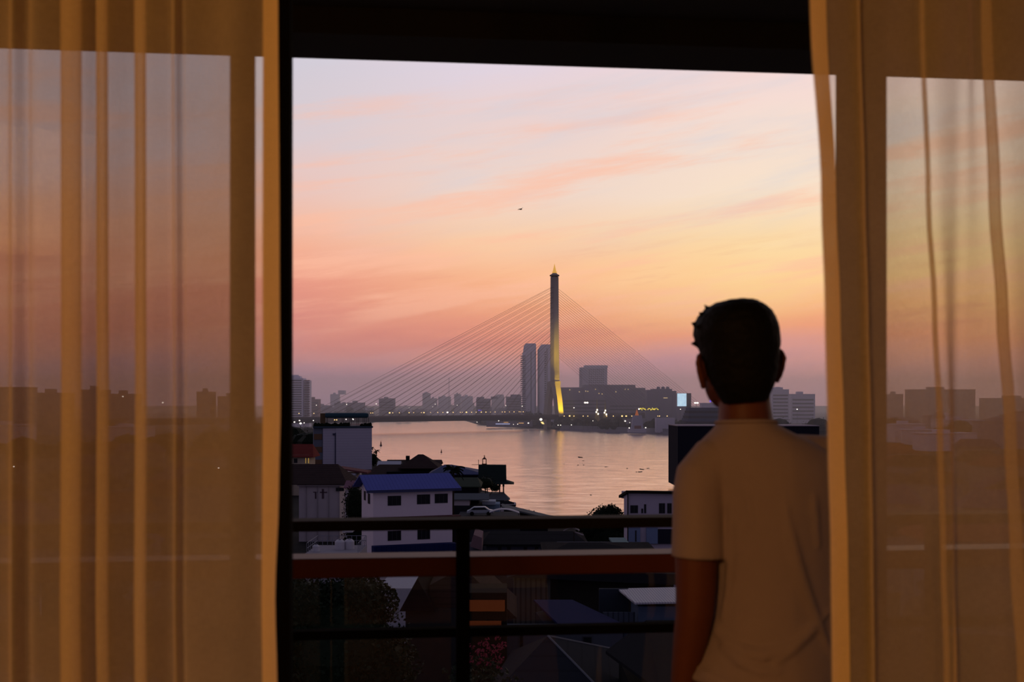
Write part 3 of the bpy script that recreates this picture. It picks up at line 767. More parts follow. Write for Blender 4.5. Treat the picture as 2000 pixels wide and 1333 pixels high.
for px, py, d, r in [(27,912,300,.22),(427,915,330,.26),(240,775,700,.5),(318,787,700,.55),(252,931,300,.14),(1557,800,900,.5)]:
    street_lamp(px, py, d, LW, r, 6, 'white lamp in the dark town, seen through or beside a curtain', 'white lamps in the dark town', base=GZ)
def twin_flood(px, py, d, label, grp):
    c = P(px, d); z = CAMZ+(HY-py)/F*d; e = empty('floodlight_mast', (c.x, c.y, GZ), -TH); tag(e, label, 'floodlight mast', grp)
    MB().tube((0,0,0),(0,0,z-GZ),.25,.15,6).build('pole', M_far2, e)
    for sx in (-1.0, 1.0): MB().ball((sx,0,z-GZ), 1.05, .6, .75, 10, 6).build('lamp_head', LW, e)
twin_flood(1145, 787, 1040, 'high mast with a pair of white floodlights in front of the long dark block', None)
twin_flood(1360, 787.5, 980, 'high mast with a flat white floodlight just left of the face of the person', None)
# temple spires
for px, py, d, lab in ((1166, 779, 1050, 'pointed temple spire lit white at its foot, left of the pair'), (1182, 781, 1050, 'pointed temple spire lit white at its foot, right of the pair')):
    c = P(px, d); H = (HY-py)/F*d+CAMZ-GZ; e = empty('temple_spire', (c.x, c.y, GZ), -TH); tag(e, lab, 'spire')
    MB().loft([(0,0,0,3.2,3.2),(0,0,H*.35,2.4,2.4),(0,0,H*.5,1.5,1.5),(0,0,H*.7,.7,.7),(0,0,H,.05,.05)], 10).build('spire', mat('gilded_spire', (.35,.28,.12), .6), e)
    for (sx, sz) in ((-.8,.56),(.9,.50),(0,.63)): MB().ball((sx,-2.4,H*sz), .7,.5,.9,8,5).build('lamp_head', LW, e)
# sign of yellow lights
c = P(1268, 990); e = empty('lit_sign', (c.x, c.y, GZ), -TH); tag(e, 'long string of yellow sign lights below the three-tank block', 'lit sign')
zz = CAMZ+(HY-799.5)/F*990-GZ
MB().box(-9.5,9.5,0,.5,zz-1.8,zz+1.6).tube((-8,.2,0),(-8,.2,zz-1.7),.25).tube((8,.2,0),(8,.2,zz-1.7),.25).build('sign_board', M_far2, e)
rs = random.Random(5); mb = MB()
for k in range(26):
    xx = -8.2+k*.64; 
    if k in (9,10,22): continue
    mb.ball((xx,-.15,zz+rs.uniform(-.7,.7)),.30,.15,rs.uniform(.3,.6),6,4)
mb.build('sign_lights', LC, e); MB().ball((-9,-.2,zz),.6,.2,.7,8,5).build('white_light', LW, e)
# purple light on a small tower
c = P(1389, 1010); e = empty('lit_pole', (c.x, c.y, GZ), -TH); tag(e, 'pole with violet and white lights beside the face of the person', 'lit pole')
zz = CAMZ+(HY-782)/F*1010-GZ
MB().tube((0,0,0),(0,0,zz),.4,.3,6).build('pole', M_far2, e); MB().ball((-.6,-.3,zz-.8),1.0,.5,1.1,8,5).build('violet_light', LV, e); MB().ball((.5,-.3,zz+1.0),.7,.4,.8,8,5).build('white_light', LW, e)
for k, px in enumerate((935.5, 939)):
    c = P(px, 1400); e = empty('violet_lamp', (c.x, c.y, GZ)); tag(e, 'violet lamp on the far bank behind the deck lamps', 'lamp', 'violet lamps on the far bank'); zz = CAMZ+(HY-802)/F*1400-GZ
    MB().tube((0,0,0),(0,0,zz),.1,.1,5).build('pole', M_far2, e); MB().ball((0,0,zz),.8,.5,.5,8,5).build('lamp_head', LV, e)

# ------------------------------------------------------------------ trees
def leaf_cloud(mb, c, rx, ry, rz, n, size, rnd_, shell=.55):
    for _ in range(n):
        while True:
            q = Vector((rnd_.uniform(-1,1), rnd_.uniform(-1,1), rnd_.uniform(-1,1)))
            if shell < q.length < 1 or (q.length < 1 and rnd_.random() < .25): break
        k = 1+.22*noise.noise(Vector((q.x*2+c[0], q.y*2+c[1], q.z*2)))
        p = Vector((c[0]+q.x*rx*k, c[1]+q.y*ry*k, c[2]+q.z*rz*k))
        u = Vector((rnd_.gauss(0,1), rnd_.gauss(0,1), rnd_.gauss(0,1))).normalized(); w = u.orthogonal().normalized(); w = (Matrix.Rotation(rnd_.uniform(0,6.28), 3, u) @ w)
        s = size*rnd_.uniform(.6,1.4)
        mb.poly([p-w*s*.5, p+u.cross(w)*s*.28, p+w*s*.5, p-u.cross(w)*s*.28], [(0,1,2,3)])
    return mb
def tree(name, label, loc, blobs, n, leaf, m=None, trunk=.2, group=None, seed=1, core=True):
    r_ = random.Random(seed); e = empty(name, loc); tag(e, label, 'tree', group)
    mb = MB()
    for (x, y, z, rx, ry, rz) in blobs:
        leaf_cloud(mb, (x, y, z), rx, ry, rz, n, leaf, r_)
        if core: mb.ball((x, y, z), rx*.74, ry*.74, rz*.74, 8, 5)
    mb.build('foliage', m or M_leaf, e)
    t = MB(); zc = blobs[0][2]
    t.tube((0,0,0),(blobs[0][0],blobs[0][1],zc), trunk, trunk*.6, 7)
    for bl in blobs[1:]: t.tube((blobs[0][0]*.6,blobs[0][1]*.6,zc*.6),(bl[0],bl[1],bl[2]), trunk*.5, trunk*.3, 5)
    t.build('trunk', M_bark, e); return e
# far bank tree belt
def belt(name, label, pts, h, n, leaf, seed, m=M_leaf2):
    r_ = random.Random(seed); mb = MB()
    for k in range(len(pts)-1):
        (p0, d0), (p1, d1) = pts[k], pts[k+1]; a = P(p0, d0); c = P(p1, d1); L = (c-a).length; steps = max(2, int(L/(h*.9)))
        for i in range(steps):
            t = (i+r_.random())/steps; q = a.lerp(c, t); hh = h*r_.uniform(.55,1.15)
            mb.ball((q.x, q.y, GZ+hh*.5), hh*.7, hh*.6, hh*.5, 8, 5)
            leaf_cloud(mb, (q.x, q.y, GZ+hh*.52), hh*.8, hh*.7, hh*.55, n, leaf, r_, .7)
    tag(mb.build(name, m), label, 'trees', kind='stuff')
belt('tree_belt', 'dark tree belt along the right bank behind the promenade', [(1096,1090),(1200,1000),(1325,950),(1420,880)], 11, 60, 1.3, 1)
belt('tree_belt', 'dark tree belt on the point left of the pylon under the bridge', [(937,1345),(990,1240),(1075,1140)], 7, 50, 1.2, 2)
belt('tree_belt', 'hazy tree belt behind the bridge deck left of the radio mast', [(640,1700),(735,1640),(838,1660)], 11, 40, 2, 3)
belt('tree_belt', 'hazy tree belt along the far bank below the skyline', [(842,2330),(940,2720),(1080,2720),(1300,2720)], 14, 30, 3, 4)
belt('tree_belt', 'black trees on the left bank between the red roof and the bridge', [(470,560),(560,520),(602,500),(628,470)], 16, 160, .8, 5)
belt('tree_belt', 'black trees on the left bank in front of the lamps', [(400,800),(580,780),(680,760)], 8, 60, .9, 6)
belt('tree_belt', 'dark trees on the right bank behind the shoulder of the person', [(1480,860),(1560,830),(1625,800),(1800,720),(2050,700)], 14, 110, 1.1, 7)
belt('tree_belt', 'dark trees in the town seen through the left curtain', [(-150,500),(100,470),(300,520),(480,480)], 11, 60, 1, 8)
# round trees singled out on the skyline
for i, (px, d, h, r) in enumerate(((683,1450,21,6.5),(706,1500,19,9),(722,1480,17,7),(780,1500,15,7),(795,1520,16,8),(1033,1300,17,8),(1052,1280,16,7))):
    c = P(px, d); tree('round_tree', 'round dark tree standing among the roofs behind the bridge', (c.x, c.y, GZ), [(0,0,h-r,r,r,r*.9)], 160, 1.6, M_leaf2, .5, 'round trees behind the bridge', 20+i)

# ------------------------------------------------------------------ riverfront
b = Bld('river_promenade', 'long pale low quay wall right of the pylon foot', 'quay', 1096, 1325, 985, 4)
n_ = [(1096,1068),(1180,1010),(1260,955),(1330,905)]
mb = MB(); mq = MB()
for k in range(3):
    a, c = P(*n_[k]), P(*n_[k+1]); dd = (c-a).normalized(); nn = Vector((-dd.y, dd.x, 0))
    if nn.dot(FWD) < 0: nn = -nn
    for (m_, o0, o1, z0_, z1_) in ((mb, 0, 1.2, 2.2, 4.8), (mq, -1.5, 3, -1, 2.2)):
        pts = [a+nn*o0, c+nn*o0, c+nn*o1, a+nn*o1]; m_.prism([tuple(q[:2]) for q in pts], z0_, z1_)
b.e.location = (0,0,0); b.e.rotation_euler = (0,0,0)
mb.build('quay_wall', mat('quay_wall_paint', (.22,.21,.25), .8), b.e, fix=True); mq.build('quay_base', M_far2, b.e, fix=True)
b = Bld('riverside_fort', 'pale tapering block with a reddish foot standing on the promenade', 'building', 1233, 1257, 930, 9)
zt, zb_ = b.Z(812), b.Z(838)
def taper(b, px0, px1, py0, px2, px3, py1, dep, name, m, inset=1.0):
    t = [(b.X(px0),inset,b.Z(py0)),(b.X(px1),inset,b.Z(py0)),(b.X(px1),dep-inset,b.Z(py0)),(b.X(px0),dep-inset,b.Z(py0))]
    u = [(b.X(px2),0,b.Z(py1)),(b.X(px3),0,b.Z(py1)),(b.X(px3),dep,b.Z(py1)),(b.X(px2),dep,b.Z(py1))]
    return MB().poly(u+t, [(0,3,2,1),(4,5,6,7),(0,1,5,4),(1,2,6,5),(2,3,7,6),(3,0,4,7)]).build(name, m, b.e)
taper(b, 1237, 1254, 812, 1234, 1257, 838, 9, 'tapered_wall', mat('fort_wall', (.42,.40,.50), .8))
b.box('foot', 1239, 1252, 832, 838.5, -.4, 2, mat('fort_foot', (.22,.08,.07), .8)); b.box('base', 1228, 1262, 838, None, -1, 10, M_far)
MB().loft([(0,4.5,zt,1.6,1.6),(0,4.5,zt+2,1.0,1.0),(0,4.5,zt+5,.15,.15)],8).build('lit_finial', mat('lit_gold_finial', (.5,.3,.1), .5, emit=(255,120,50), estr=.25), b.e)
b = Bld('long_shed', 'long low shed behind the promenade right of the pale tapering block', 'building', 1282, 1318, 930, 10)
b.box('wall', 1282, 1318, 817, None, 0, 10, M_far)
b = Bld('riverside_restaurant', 'low quay building with a bright strip of lights left of the pylon', 'building', 945, 1040, 1150, 8)
b.box('wall', 950, 1040, 824, None, 0, 8, M_far2)
MB().box(b.X(968), b.X(996), -.4, 0, b.Z(829.2), b.Z(828)).build('light_strip', mat('cool_strip', (.2,.2,.2), emit=(200,205,255), estr=.8), b.e)
MB().box(b.X(984), b.X(993), -.4, 0, b.Z(826), b.Z(825)).box(b.X(1013), b.X(1023), -.4, 0, b.Z(827.5), b.Z(826.5)).build('light_strip', mat('warm_strip', (.2,.2,.2), emit=(255,190,110), estr=.8), b.e)
c = P(1058.5, 1090); e = empty('floodlit_panel', (c.x, c.y, GZ), -TH); tag(e, 'bright slanting yellow-white light beside the foot of the pylon', 'floodlight')
zz = CAMZ+(HY-825)/F*1090-GZ
MB().tube((0,0,0),(0,0,zz),.2).build('pole', M_far2, e); MB().ball((-1,-.2,zz+2.5),1.4,.6,1.2,8,5).build('lamp_head', LW, e)
MB().poly([(-1.4,-.3,zz+.2),(1.0,-.3,zz+.4),(2.4,-.3,zz-2.0),(.2,-.3,zz-1.9),(-1.4,0,zz+.2),(1.0,0,zz+.4),(2.4,0,zz-2.0),(.2,0,zz-1.9)],[(0,3,2,1),(4,5,6,7),(0,1,5,4),(1,2,6,5),(2,3,7,6),(3,0,4,7)]).build('lit_panel', mat('lamp_panel_yellow', (.2,.2,.2), emit=(255,225,140), estr=1.4), e)
# boats
def boat(px, py, L, label, m, roof=True, lights=0):
    d = CAMZ*F/(py-HY); c = P(px, d); e = empty('river_boat', (c.x, c.y, 0), -TH); tag(e, label, 'boat')
    MB().poly([(-L/2,0,1.4),(L/2,0,1.6),(L*.38,0,-.4),(-L*.42,0,-.4),(-L/2,3,1.4),(L/2,3,1.6),(L*.38,3,-.4),(-L*.42,3,-.4)],[(0,3,2,1),(4,5,6,7),(0,1,5,4),(1,2,6,5),(2,3,7,6),(3,0,4,7)]).build('hull', m, e, fix=True)
    if roof:
        MB().box(-L*.36,L*.33,.3,2.7,1.4,2.9).build('cabin', M_far, e); MB().box(-L*.4,L*.38,0,3,2.9,3.5).box(-L*.2,L*.15,.6,2.4,3.5,4.3).build('roof', M_tower, e)
    for k in range(lights): MB().ball((-L*.3+k*L*.6/max(1,lights-1),-.1,2.2),.5,.2,.5,6,4).build('cabin_light', LW, e)
boat(853, 822, 16, 'white river boat with two decks passing under the bridge', M_far2, True, 3)
boat(876, 821, 20, 'flat dark barge right of the white river boat under the bridge', M_far2, False)
boat(935, 828.5, 7, 'small dark boat moored at the tip of the point left of the pylon', M_far2, False, 1)
boat(1198, 847.5, 13, 'low dark boat moored along the promenade wall', M_far2, False)
boat(752, 824.5, 9, 'small dark boat by the far bank just right of the white hotel roof', M_far2, True)
# far bank row of riverside lights and jetty
b = Bld('riverside_jetty', 'long dark jetty building with cool white lights under the bridge deck', 'building', 728, 838, 1545, 8)
b.box('wall', 728, 836, 815.5, None, 0, 8, M_far2)
for px in (762,766,786,790,795,799,802,806,810,814,826): MB().ball((b.X(px),-.4,b.Z(817.5)),.75,.3,.6,6,4).build('lamp_head', LW, b.e)

# buoys and floating plants
def buoy(px, py, h, label, grp=None, scale=1):
    d = CAMZ*F/(py-HY); c = P(px, d); e = empty('river_buoy', (c.x, c.y, 0)); tag(e, label, 'buoy')
    m = mat('buoy_paint', (.10,.02,.015), .6)
    MB().loft([(0,0,-.3,h*.16,h*.16),(0,0,h*.12,h*.24,h*.24),(0,0,h*.2,h*.2,h*.2)],10).build('float', m, e)
    MB().loft([(0,0,h*.2,h*.13,h*.13),(0,0,h*.62,h*.10,h*.10),(0,0,h*.66,h*.15,h*.15),(0,0,h*.72,h*.05,h*.05),(0,0,h,h*.03,h*.03)],8).build('tower', m, e)
buoy(744, 871.5, 3.2, 'dark red river buoy right of the white hotel')
buoy(862, 884.5, 1.9, 'thin river buoy in the middle of the near water')
r_ = random.Random(9); hy = None
for px, py, w in [(1135,894,1.4),(1140,900.5,.6),(1102,907,.4),(1130,909,.6),(1141,909,.6),(1185,912.5,.7),(1226,916,.6),(1255,917.5,1.0),(1267,915.5,.7),(1244,922.5,.5),(1252,922.5,1.0),
                  (1155,967.5,.45),(866,860.5,.5),(842,862,.3),(1041,845,.7)]:
    d = CAMZ*F/(py-HY); c = P(px, d)
    if hy is None:
        mb = MB(); 
        for k in range(7): mb.ball((r_.uniform(-.8,.8), r_.uniform(-1.6,1.6), .05), r_.uniform(.2,.45), r_.uniform(.3,.7), r_.uniform(.08,.22), 8, 5)
        hy = mb.build('floating_plant_clump', M_leaf2); o = hy
    else: o = hy.copy(); COL.objects.link(o)
    o.location = (c.x, c.y, 0); o.scale = (w, w*1.3, w); o.rotation_euler = (0,0,r_.uniform(-.4,.4))
    tag(o, 'small dark clump of floating plants drifting on the river', 'floating plants', 'floating plant clumps on the river')
# bird
mb = MB(); bd = 160; c = P(1017, bd, 409)
mb.ball((0,0,0),.22,.09,.08,10,6)
mb.poly([(.05,0,.03),(-.12,0,.03),(-.42,-.1,-.12),(-.22,.05,.06)],[(0,1,2,3)]).poly([(.05,0,.03),(-.12,0,.03),(.30,.45,.26),(.34,.5,.30)],[(0,1,2,3)]).poly([(-.2,-.03,0),(-.2,.03,0),(-.38,.06,0),(-.38,-.06,0)],[(0,1,2,3)])
o = mb.build('bird', mat('dark_feathers', (.02,.015,.012), .8), loc=c, rz=-TH); tag(o, 'small dark bird gliding in the open sky above the bridge', 'bird')
sm = o.modifiers.new('s','SOLIDIFY'); sm.thickness = .03
# ------------------------------------------------------------------ near town
# hotel by the water
b = Bld('hotel_building', 'pale windowless-sided hotel with a blue-canopied roof terrace by the river', 'building', 615, 725, 415, 14, 11)
M_hotel = mat('hotel_cladding', (.42,.39,.47), .85, .06, .2, lines=(2, .95, .35, .08))
b.box('wall', 632, 656.5, 835.5, None, 0, 14, M_hotel); b.box('wall', 656.5, 725, 835.5, None, -.25, 14, M_hotel)
b.box('wall', 614.5, 632, 836, None, .6, 12, mat('hotel_bay', (.13,.14,.18), .85))
for k, (a, c_) in enumerate(((848,859),(873,884),(898,908))): b.box('bay_panel', 615, 630.5, a, c_, .4, .7, mat('hotel_bay_brown', (.15,.085,.05), .8))
b.box('downpipe', 654.5, 656.3, 846, None, -.32, 0, mat('downpipe_dark', (.05,.05,.09), .7)); b.box('pipe_box', 650.5, 656, 847, 850.5, -.4, 0, MATS['downpipe_dark']); b.box('pipe_box', 650.5, 656, 908, 911, -.4, 0, MATS['downpipe_dark'])
b.box('parapet', 614, 727, 833, 836.5, -.5, 14.2, mat('terrace_edge', (.04,.06,.08), .8))
for px in (641,656,671,686,700,712,719):
    for yy in (1.0, 12.0): MB().box(b.X(px)-.08, b.X(px)+.08, yy-.08, yy+.08, b.Z(833), b.Z(816)).build('canopy_post', mat('canopy_post', (.02,.02,.025), .7), b.e)
cn = b.box('canopy', 636, 719, 807.5, 817, .3, 13, mat('canopy_fabric_blue', (.030,.065,.085), .8)); bv = cn.modifiers.new('b','BEVEL'); bv.width = .7; bv.segments = 4
b.box('stair_tower', 628, 637, 808, 835, 2, 9, mat('stair_tower_ochre', (.12,.08,.045), .8))
mb = MB()
for k in range(13): xx = b.X(681)+k*.3; mb.box(xx, xx+.1, -.3, -.2, b.Z(833.2), b.Z(829.3))
mb.build('railing', mat('terrace_railing', (.5,.42,.4), .6), b.e)
mb = MB().box(b.X(684), b.X(709), -.28, -.18, b.Z(829.6), b.Z(828.7)).build('railing_top', mat('terrace_rail_red', (.5,.2,.15), .6), b.e)
mb = MB(); r_ = random.Random(2)
for px in list(range(618, 682, 3))+[706,712,718,722]: mb.ball((b.X(px), -.1, b.Z(831)), .7*r_.uniform(.6,1.2), .4, r_.uniform(.5,1.1), 6, 4)
mb.build('terrace_planting', M_leaf2, b.e)
for px, py in ((655,821),(659,821),(677,820),(690,819.5),(673,828)): MB().ball((b.X(px), 5, b.Z(py)), .22,.22,.18,8,5).build('terrace_lamp', LW if py < 821 else LY, b.e)

def windowed(b, items, **k):
    for it in items: b.window(*it, **k)
# red roofed house at the left edge
b = Bld('red_roofed_house', 'cream house under a red tiled roof at the left edge behind the brown roof', 'house', 545, 606, 300, 9)
b.box('wall', 540, 604, 889, None, 0, 9, M_cream); b.gable('roof', 530, 613, 893, 868, M_red_roof, .8, rx0=545, rx1=605)
b.window(574, 581, 896, 905, t=.1); b.window(596, 598.5, 895, 906, 0, t=.05, pm=mat('warm_lit_pane', (.2,.2,.1), emit=(190,150,80), estr=.5)); b.window(601, 604, 895, 906, 0, t=.05, pm=MATS['warm_lit_pane'])
# brown roof hall
b = Bld('brown_roofed_hall', 'broad hall with a dark brown hipped roof and pale side wall, left edge', 'house', 585, 664, 200, 13)
b.box('wall', 583, 663, 949, None, .4, 13, M_white); b.box('fascia', 581, 676, 945, 950, -.3, .5, mat('fascia_pale', (.33,.29,.31), .8))
b.gable('roof', 470, 679, 946, 907, M_brown_roof, .6, rx0=520, rx1=648)
for px in (596, 618, 640, 661): b.box('pilaster', px, px+1.5, 950, None, .2, .45, MATS['fascia_pale'])
mt = mat('wall_ornament_dark', (.09,.06,.075), .8)
MB().box(b.X(628), b.X(632), .3, .5, b.Z(975), b.Z(956)).box(b.X(624), b.X(638), .3, .5, b.Z(963.5), b.Z(961.5)).build('cross_ornament', mt, b.e)
MB().box(b.X(614.5), b.X(617), .3, .5, b.Z(975), b.Z(963)).box(b.X(611), b.X(620), .3, .5, b.Z(963), b.Z(961.5)).build('t_ornament', mt, b.e)
b.window(656, 672, 953, 960, 2, t=.06)
# low annexes between hall and blue-roofed house
b = Bld('small_outbuilding', 'small pale outbuilding with a tilted red roof between hall and blue-roofed house', 'outbuilding', 665, 715, 230, 8)
b.box('wall', 666, 696, 925, None, 0, 8, M_white)
MB().extr([(b.X(660), b.Z(914)), (b.X(718), b.Z(923)), (b.X(718), b.Z(926)), (b.X(660), b.Z(917))], -.5, 6).build('roof', mat('dull_red_roof', (.13,.045,.05), .8), b.e)
b.box('canopy', 667, 695.5, 925.5, 928.5, -1.2, 1, mat('pale_canopy', (.35,.36,.42), .7))
b = Bld('pink_roofed_shed', 'small shed with a dusty pink roof left of the blue-roofed house', 'shed', 672, 700, 185, 6)
b.box('wall', 674, 698, 958, None, 0, 6, M_white); b.gable('roof', 671, 700, 953, 939, mat('dusty_pink_roof', (.17,.08,.11), .8), .3)
c = P(694, 160); tree('conifer_bush', 'dense black bush growing against the left side of the blue-roofed house', (c.x,c.y,GZ), [(0,0,10,1.9,1.9,3.6),(.2,0,6,2.0,2,4)], 900, .35, M_leaf2, .2, seed=40)

# white house with the blue roof
yw = 20
b = Bld('blue_roofed_house', 'white three-storey house with a bright blue metal roof in the middle', 'house', 728, 882, 140, 6.4, yw)
M_bw = mat('white_house_wall', (.68,.59,.65), .85, .05, .5)
x0, x1 = b.X(732), b.X(882)
MB().box(x0, x1, 0, 6.4, 0, b.Z(955)).build('wall', M_bw, b.e)
ze, zr = b.Z(954.5), b.Z(926, 3.2); over = .8
top = [(x0-1.0,-over,ze-.05),(x1+.95,-over,ze-.05),(x1+.95,6.4+over,ze-.05),(x0-1.0,6.4+over,ze-.05),(x0-1.0,3.2,zr),(x1+.6,3.2,zr)]
fs = [(0,1,5,4),(2,3,4,5)]; low = [(p[0],p[1],p[2]-.14) for p in top]
MB().poly(top+low, fs+[tuple(i+6 for i in f)[::-1] for f in fs]+[(0,6,7,1),(1,7,11,5),(5,11,8,2),(2,8,9,3),(3,9,10,4),(4,10,6,0)]).build('roof', M_blue_roof, b.e)
MB().poly([(x0,0,b.Z(955)),(x0,6.4,b.Z(955)),(x0,3.2,zr-.25),(x1,0,b.Z(955)),(x1,6.4,b.Z(955)),(x1,3.2,zr-.25)],[(0,1,2),(5,4,3),(0,2,5,3),(1,4,5,2),(0,3,4,1)]).build('gable_wall', M_bw, b.e)
MB().box(x0-1.0,x1+.95,-over-.03,-over+.05,ze-.38,ze-.05).build('fascia', mat('fascia_dark_blue', (.05,.055,.12), .7), b.e)
MB().box(x0-.5,x1+.9,-.75,.05,b.Z(1013.5),b.Z(1009)).build('sunshade', mat('maroon_sunshade', (.09,.03,.035), .7), b.e)
MB().box(x0-.2,x1+.2,-1.4,0,b.Z(1077),b.Z(1063)).build('lower_canopy', M_blue_dark, b.e)
windowed(b, ((759,784,968,987),(814,839,967,986),(848,873,966.5,985)), mullions=2)
b.window(815,839,1036,1055,2); b.window(759,784,1036,1055,2)
for (y0_, y1_, zt_, zb2) in ((1.6,2.7,965,985),(4.0,4.9,963,981)):
    f = MB(); z0_, z1_ = b.Z(zb2), b.Z(zt_)
    f.box(x0-.06,x0+.02,y0_,y0_+.1,z0_,z1_); f.box(x0-.06,x0+.02,y1_-.1,y1_,z0_,z1_); f.box(x0-.06,x0+.02,y0_,y1_,z0_,z0_+.1); f.box(x0-.06,x0+.02,y0_,y1_,z1_-.1,z1_)
    w = f.build('window', M_frame, b.e); MB().box(x0-.03,x0+.01,y0_+.05,y1_-.05,z0_+.05,z1_-.05).build('pane', M_pane, w)
MB().box(x1+.02,x1+.75,-.3,.5,b.Z(1016),b.Z(1010)).build('air_conditioner', mat('ac_casing', (.45,.42,.42), .6), b.e)

# dark hipped house behind it
b = Bld('hip_roofed_house', 'house with a large dark pointed hip roof in front of the river', 'house', 745, 862, 260, 14)
b.box('wall', 755, 852, 922, None, 0, 12, M_dark_roof)
b.gable('roof', 712, 870, 928, 908, M_brown_roof, .5, rx0=735, rx1=850)
b.gable('upper_roof', 776, 858, 915, 888, M_brown_roof, .3, rx0=812, rx1=822, y0=1, y1=12)
b = Bld('silver_roofed_house', 'low house with a pale silver roof panel left of the pointed dark roof', 'house', 738, 790, 300, 12)
b.box('wall', 742, 850, 908, None, 0, 12, M_dark_roof); b.gable('roof', 736, 782, 911, 901, M_silver, .3, y1=5); b.gable('rear_roof', 748, 858, 909, 898.5, M_brown_roof, .3, y0=5, y1=16)
b.box('chimney', 787, 794, 894, 903, 8, 9.5, M_dark_roof)
# blue gabled house
b = Bld('blue_gabled_house', 'house with a low dark blue roof right behind the dark palm', 'house', 850, 945, 240, 12)
b.box('wall', 862, 938, 926, None, 0, 12, M_dark_roof); b.gable('roof', 835, 948, 927, 908, mat('dusk_blue_roof', (.045,.055,.13), .6, .1), .4, rx0=866, rx1=880)
b.window(931, 938, 932, 944, 0, t=.1, pm=mat('pale_pane', (.14,.15,.2), .5))
b = Bld('green_roofed_house', 'low house with a dull green roof behind the blue-roofed white house', 'house', 870, 935, 190, 10)
b.box('wall', 872, 935, 950, None, 0, 10, M_dark_roof); b.gable('roof', 868, 940, 951, 933, mat('dull_green_roof', (.035,.045,.03), .8, .2), .3, rx0=878, rx1=930)
# pavilion by the river
b = Bld('river_pavilion', 'open riverside pavilion with a steep dark green roof and a lantern on top', 'pavilion', 935, 990, 230, 7)
M_pv = M_green_roof
MB().poly([(b.X(934),0,b.Z(942)),(b.X(989),0,b.Z(944)),(b.X(989),5,b.Z(944)),(b.X(934),5,b.Z(942)),(b.X(934),1.5,b.Z(909.5)),(b.X(988.5),1.5,b.Z(910)),(b.X(988.5),3.5,b.Z(910)),(b.X(934),3.5,b.Z(909.5))],
          [(0,3,2,1),(4,5,6,7),(0,1,5,4),(1,2,6,5),(2,3,7,6),(3,0,4,7)]).build('roof', M_pv, b.e)
MB().poly([(b.X(938),-1,b.Z(946.5)),(b.X(1004),-1,b.Z(946)),(b.X(1004),6,b.Z(946)),(b.X(938),6,b.Z(946.5)),(b.X(938),.5,b.Z(941)),(b.X(985),.5,b.Z(939)),(b.X(985),4,b.Z(939)),(b.X(938),4,b.Z(941))],
          [(0,3,2,1),(4,5,6,7),(0,1,5,4),(1,2,6,5),(2,3,7,6),(3,0,4,7)]).build('eaves', M_pv, b.e)
for px in (974.5, 982): MB().box(b.X(px), b.X(px+2.6), .2, .6, b.Z(967), b.Z(945)).box(b.X(px-.7), b.X(px+3.3), 0, .8, b.Z(951), b.Z(947.5)).build('column', mat('pavilion_column', (.16,.09,.07), .7), b.e)
for px in (950, 982): MB().box(b.X(px), b.X(px+2), 4, 4.4, b.Z(967), b.Z(945)).build('column', MATS['pavilion_column'], b.e)
b.box('platform', 930, 985, 966, None, 0, 6, mat('pavilion_platform', (.10,.11,.12), .8))
MB().poly([(b.X(916),-3,b.Z(979)),(b.X(996),-3,b.Z(974.5)),(b.X(996),1,b.Z(974.5)),(b.X(916),1,b.Z(979)),(b.X(922),-.5,b.Z(967)),(b.X(985),-.5,b.Z(964)),(b.X(985),1,b.Z(964)),(b.X(922),1,b.Z(967))],
          [(0,3,2,1),(4,5,6,7),(0,1,5,4),(1,2,6,5),(2,3,7,6),(3,0,4,7)]).build('lower_eaves', mat('grey_sheet_roof', (.10,.11,.115), .7, .2), b.e)
f = MB(); zt = b.Z(909.5); xc = b.X(945.5)
for sx in (-.34,.34):
    for sy in (2.2, 2.88): f.box(xc+sx-.07, xc+sx+.07, sy-.07, sy+.07, zt, zt+1.15)
f.box(xc-.5,xc+.5,2.04,3.04,zt-.05,zt+.2); f.loft([(xc,2.54,zt+1.1,.5,.5),(xc,2.54,zt+1.25,.36,.36),(xc,2.54,zt+1.5,.1,.1),(xc,2.54,zt+2.0,.03,.03)],8); f.ball((xc,2.54,zt+1.75),.12)
f.build('roof_lantern', mat('lantern_metal', (.10,.05,.03), .6), b.e)
MB().tube((b.X(934.5),1,b.Z(909)),(b.X(934.5),1,b.Z(899)),.05).tube((b.X(921),1,b.Z(908.7)),(b.X(934.5),1,b.Z(908.5)),.04).build('aerial', M_bark, b.e)
c = P(948, 222); tree('shrub', 'dark shrub growing in front of the pavilion columns', (c.x,c.y,GZ), [(0,0,8.8,2.1,1.4,1.5),(1.9,0,7.9,1.0,1,.8)], 900, .22, M_leaf, .15, seed=41)
# dwellings right of the pavilion down to the water
b = Bld('pale_blue_shed', 'small pale blue shed with a white awning below the pavilion', 'shed', 940, 978, 190, 5)
b.box('wall', 943, 976, 985.5, None, 0, 5, mat('pale_blue_wall', (.17,.24,.32), .8)); b.box('awning', 942, 968, 979, 985.5, -1, 3, mat('pale_awning', (.38,.42,.48), .7))
b = Bld('whitewashed_house', 'small whitewashed house with a dark lean-to roof at the water edge', 'house', 975, 1012, 221, 5)
b.box('wall', 978, 1007, 986, None, 0, 5, M_white); b.gable('roof', 976, 1008, 988, 979, M_dark_roof, .3, rx0=980, rx1=994)
b = Bld('low_white_house', 'low white-walled house right of the blue-roofed house, mostly in shadow', 'house', 880, 940, 186, 4)
b.box('wall', 882, 917, 975.5, None, 0, 8, M_white); b.gable('roof', 874, 955, 976, 964, mat('grey_sheet_roof', (.1,.1,.1)), .5)
b.box('garage', 884, 940, 988, None, -.3, 7, mat('garage_dark', (.02,.02,.025), .8))
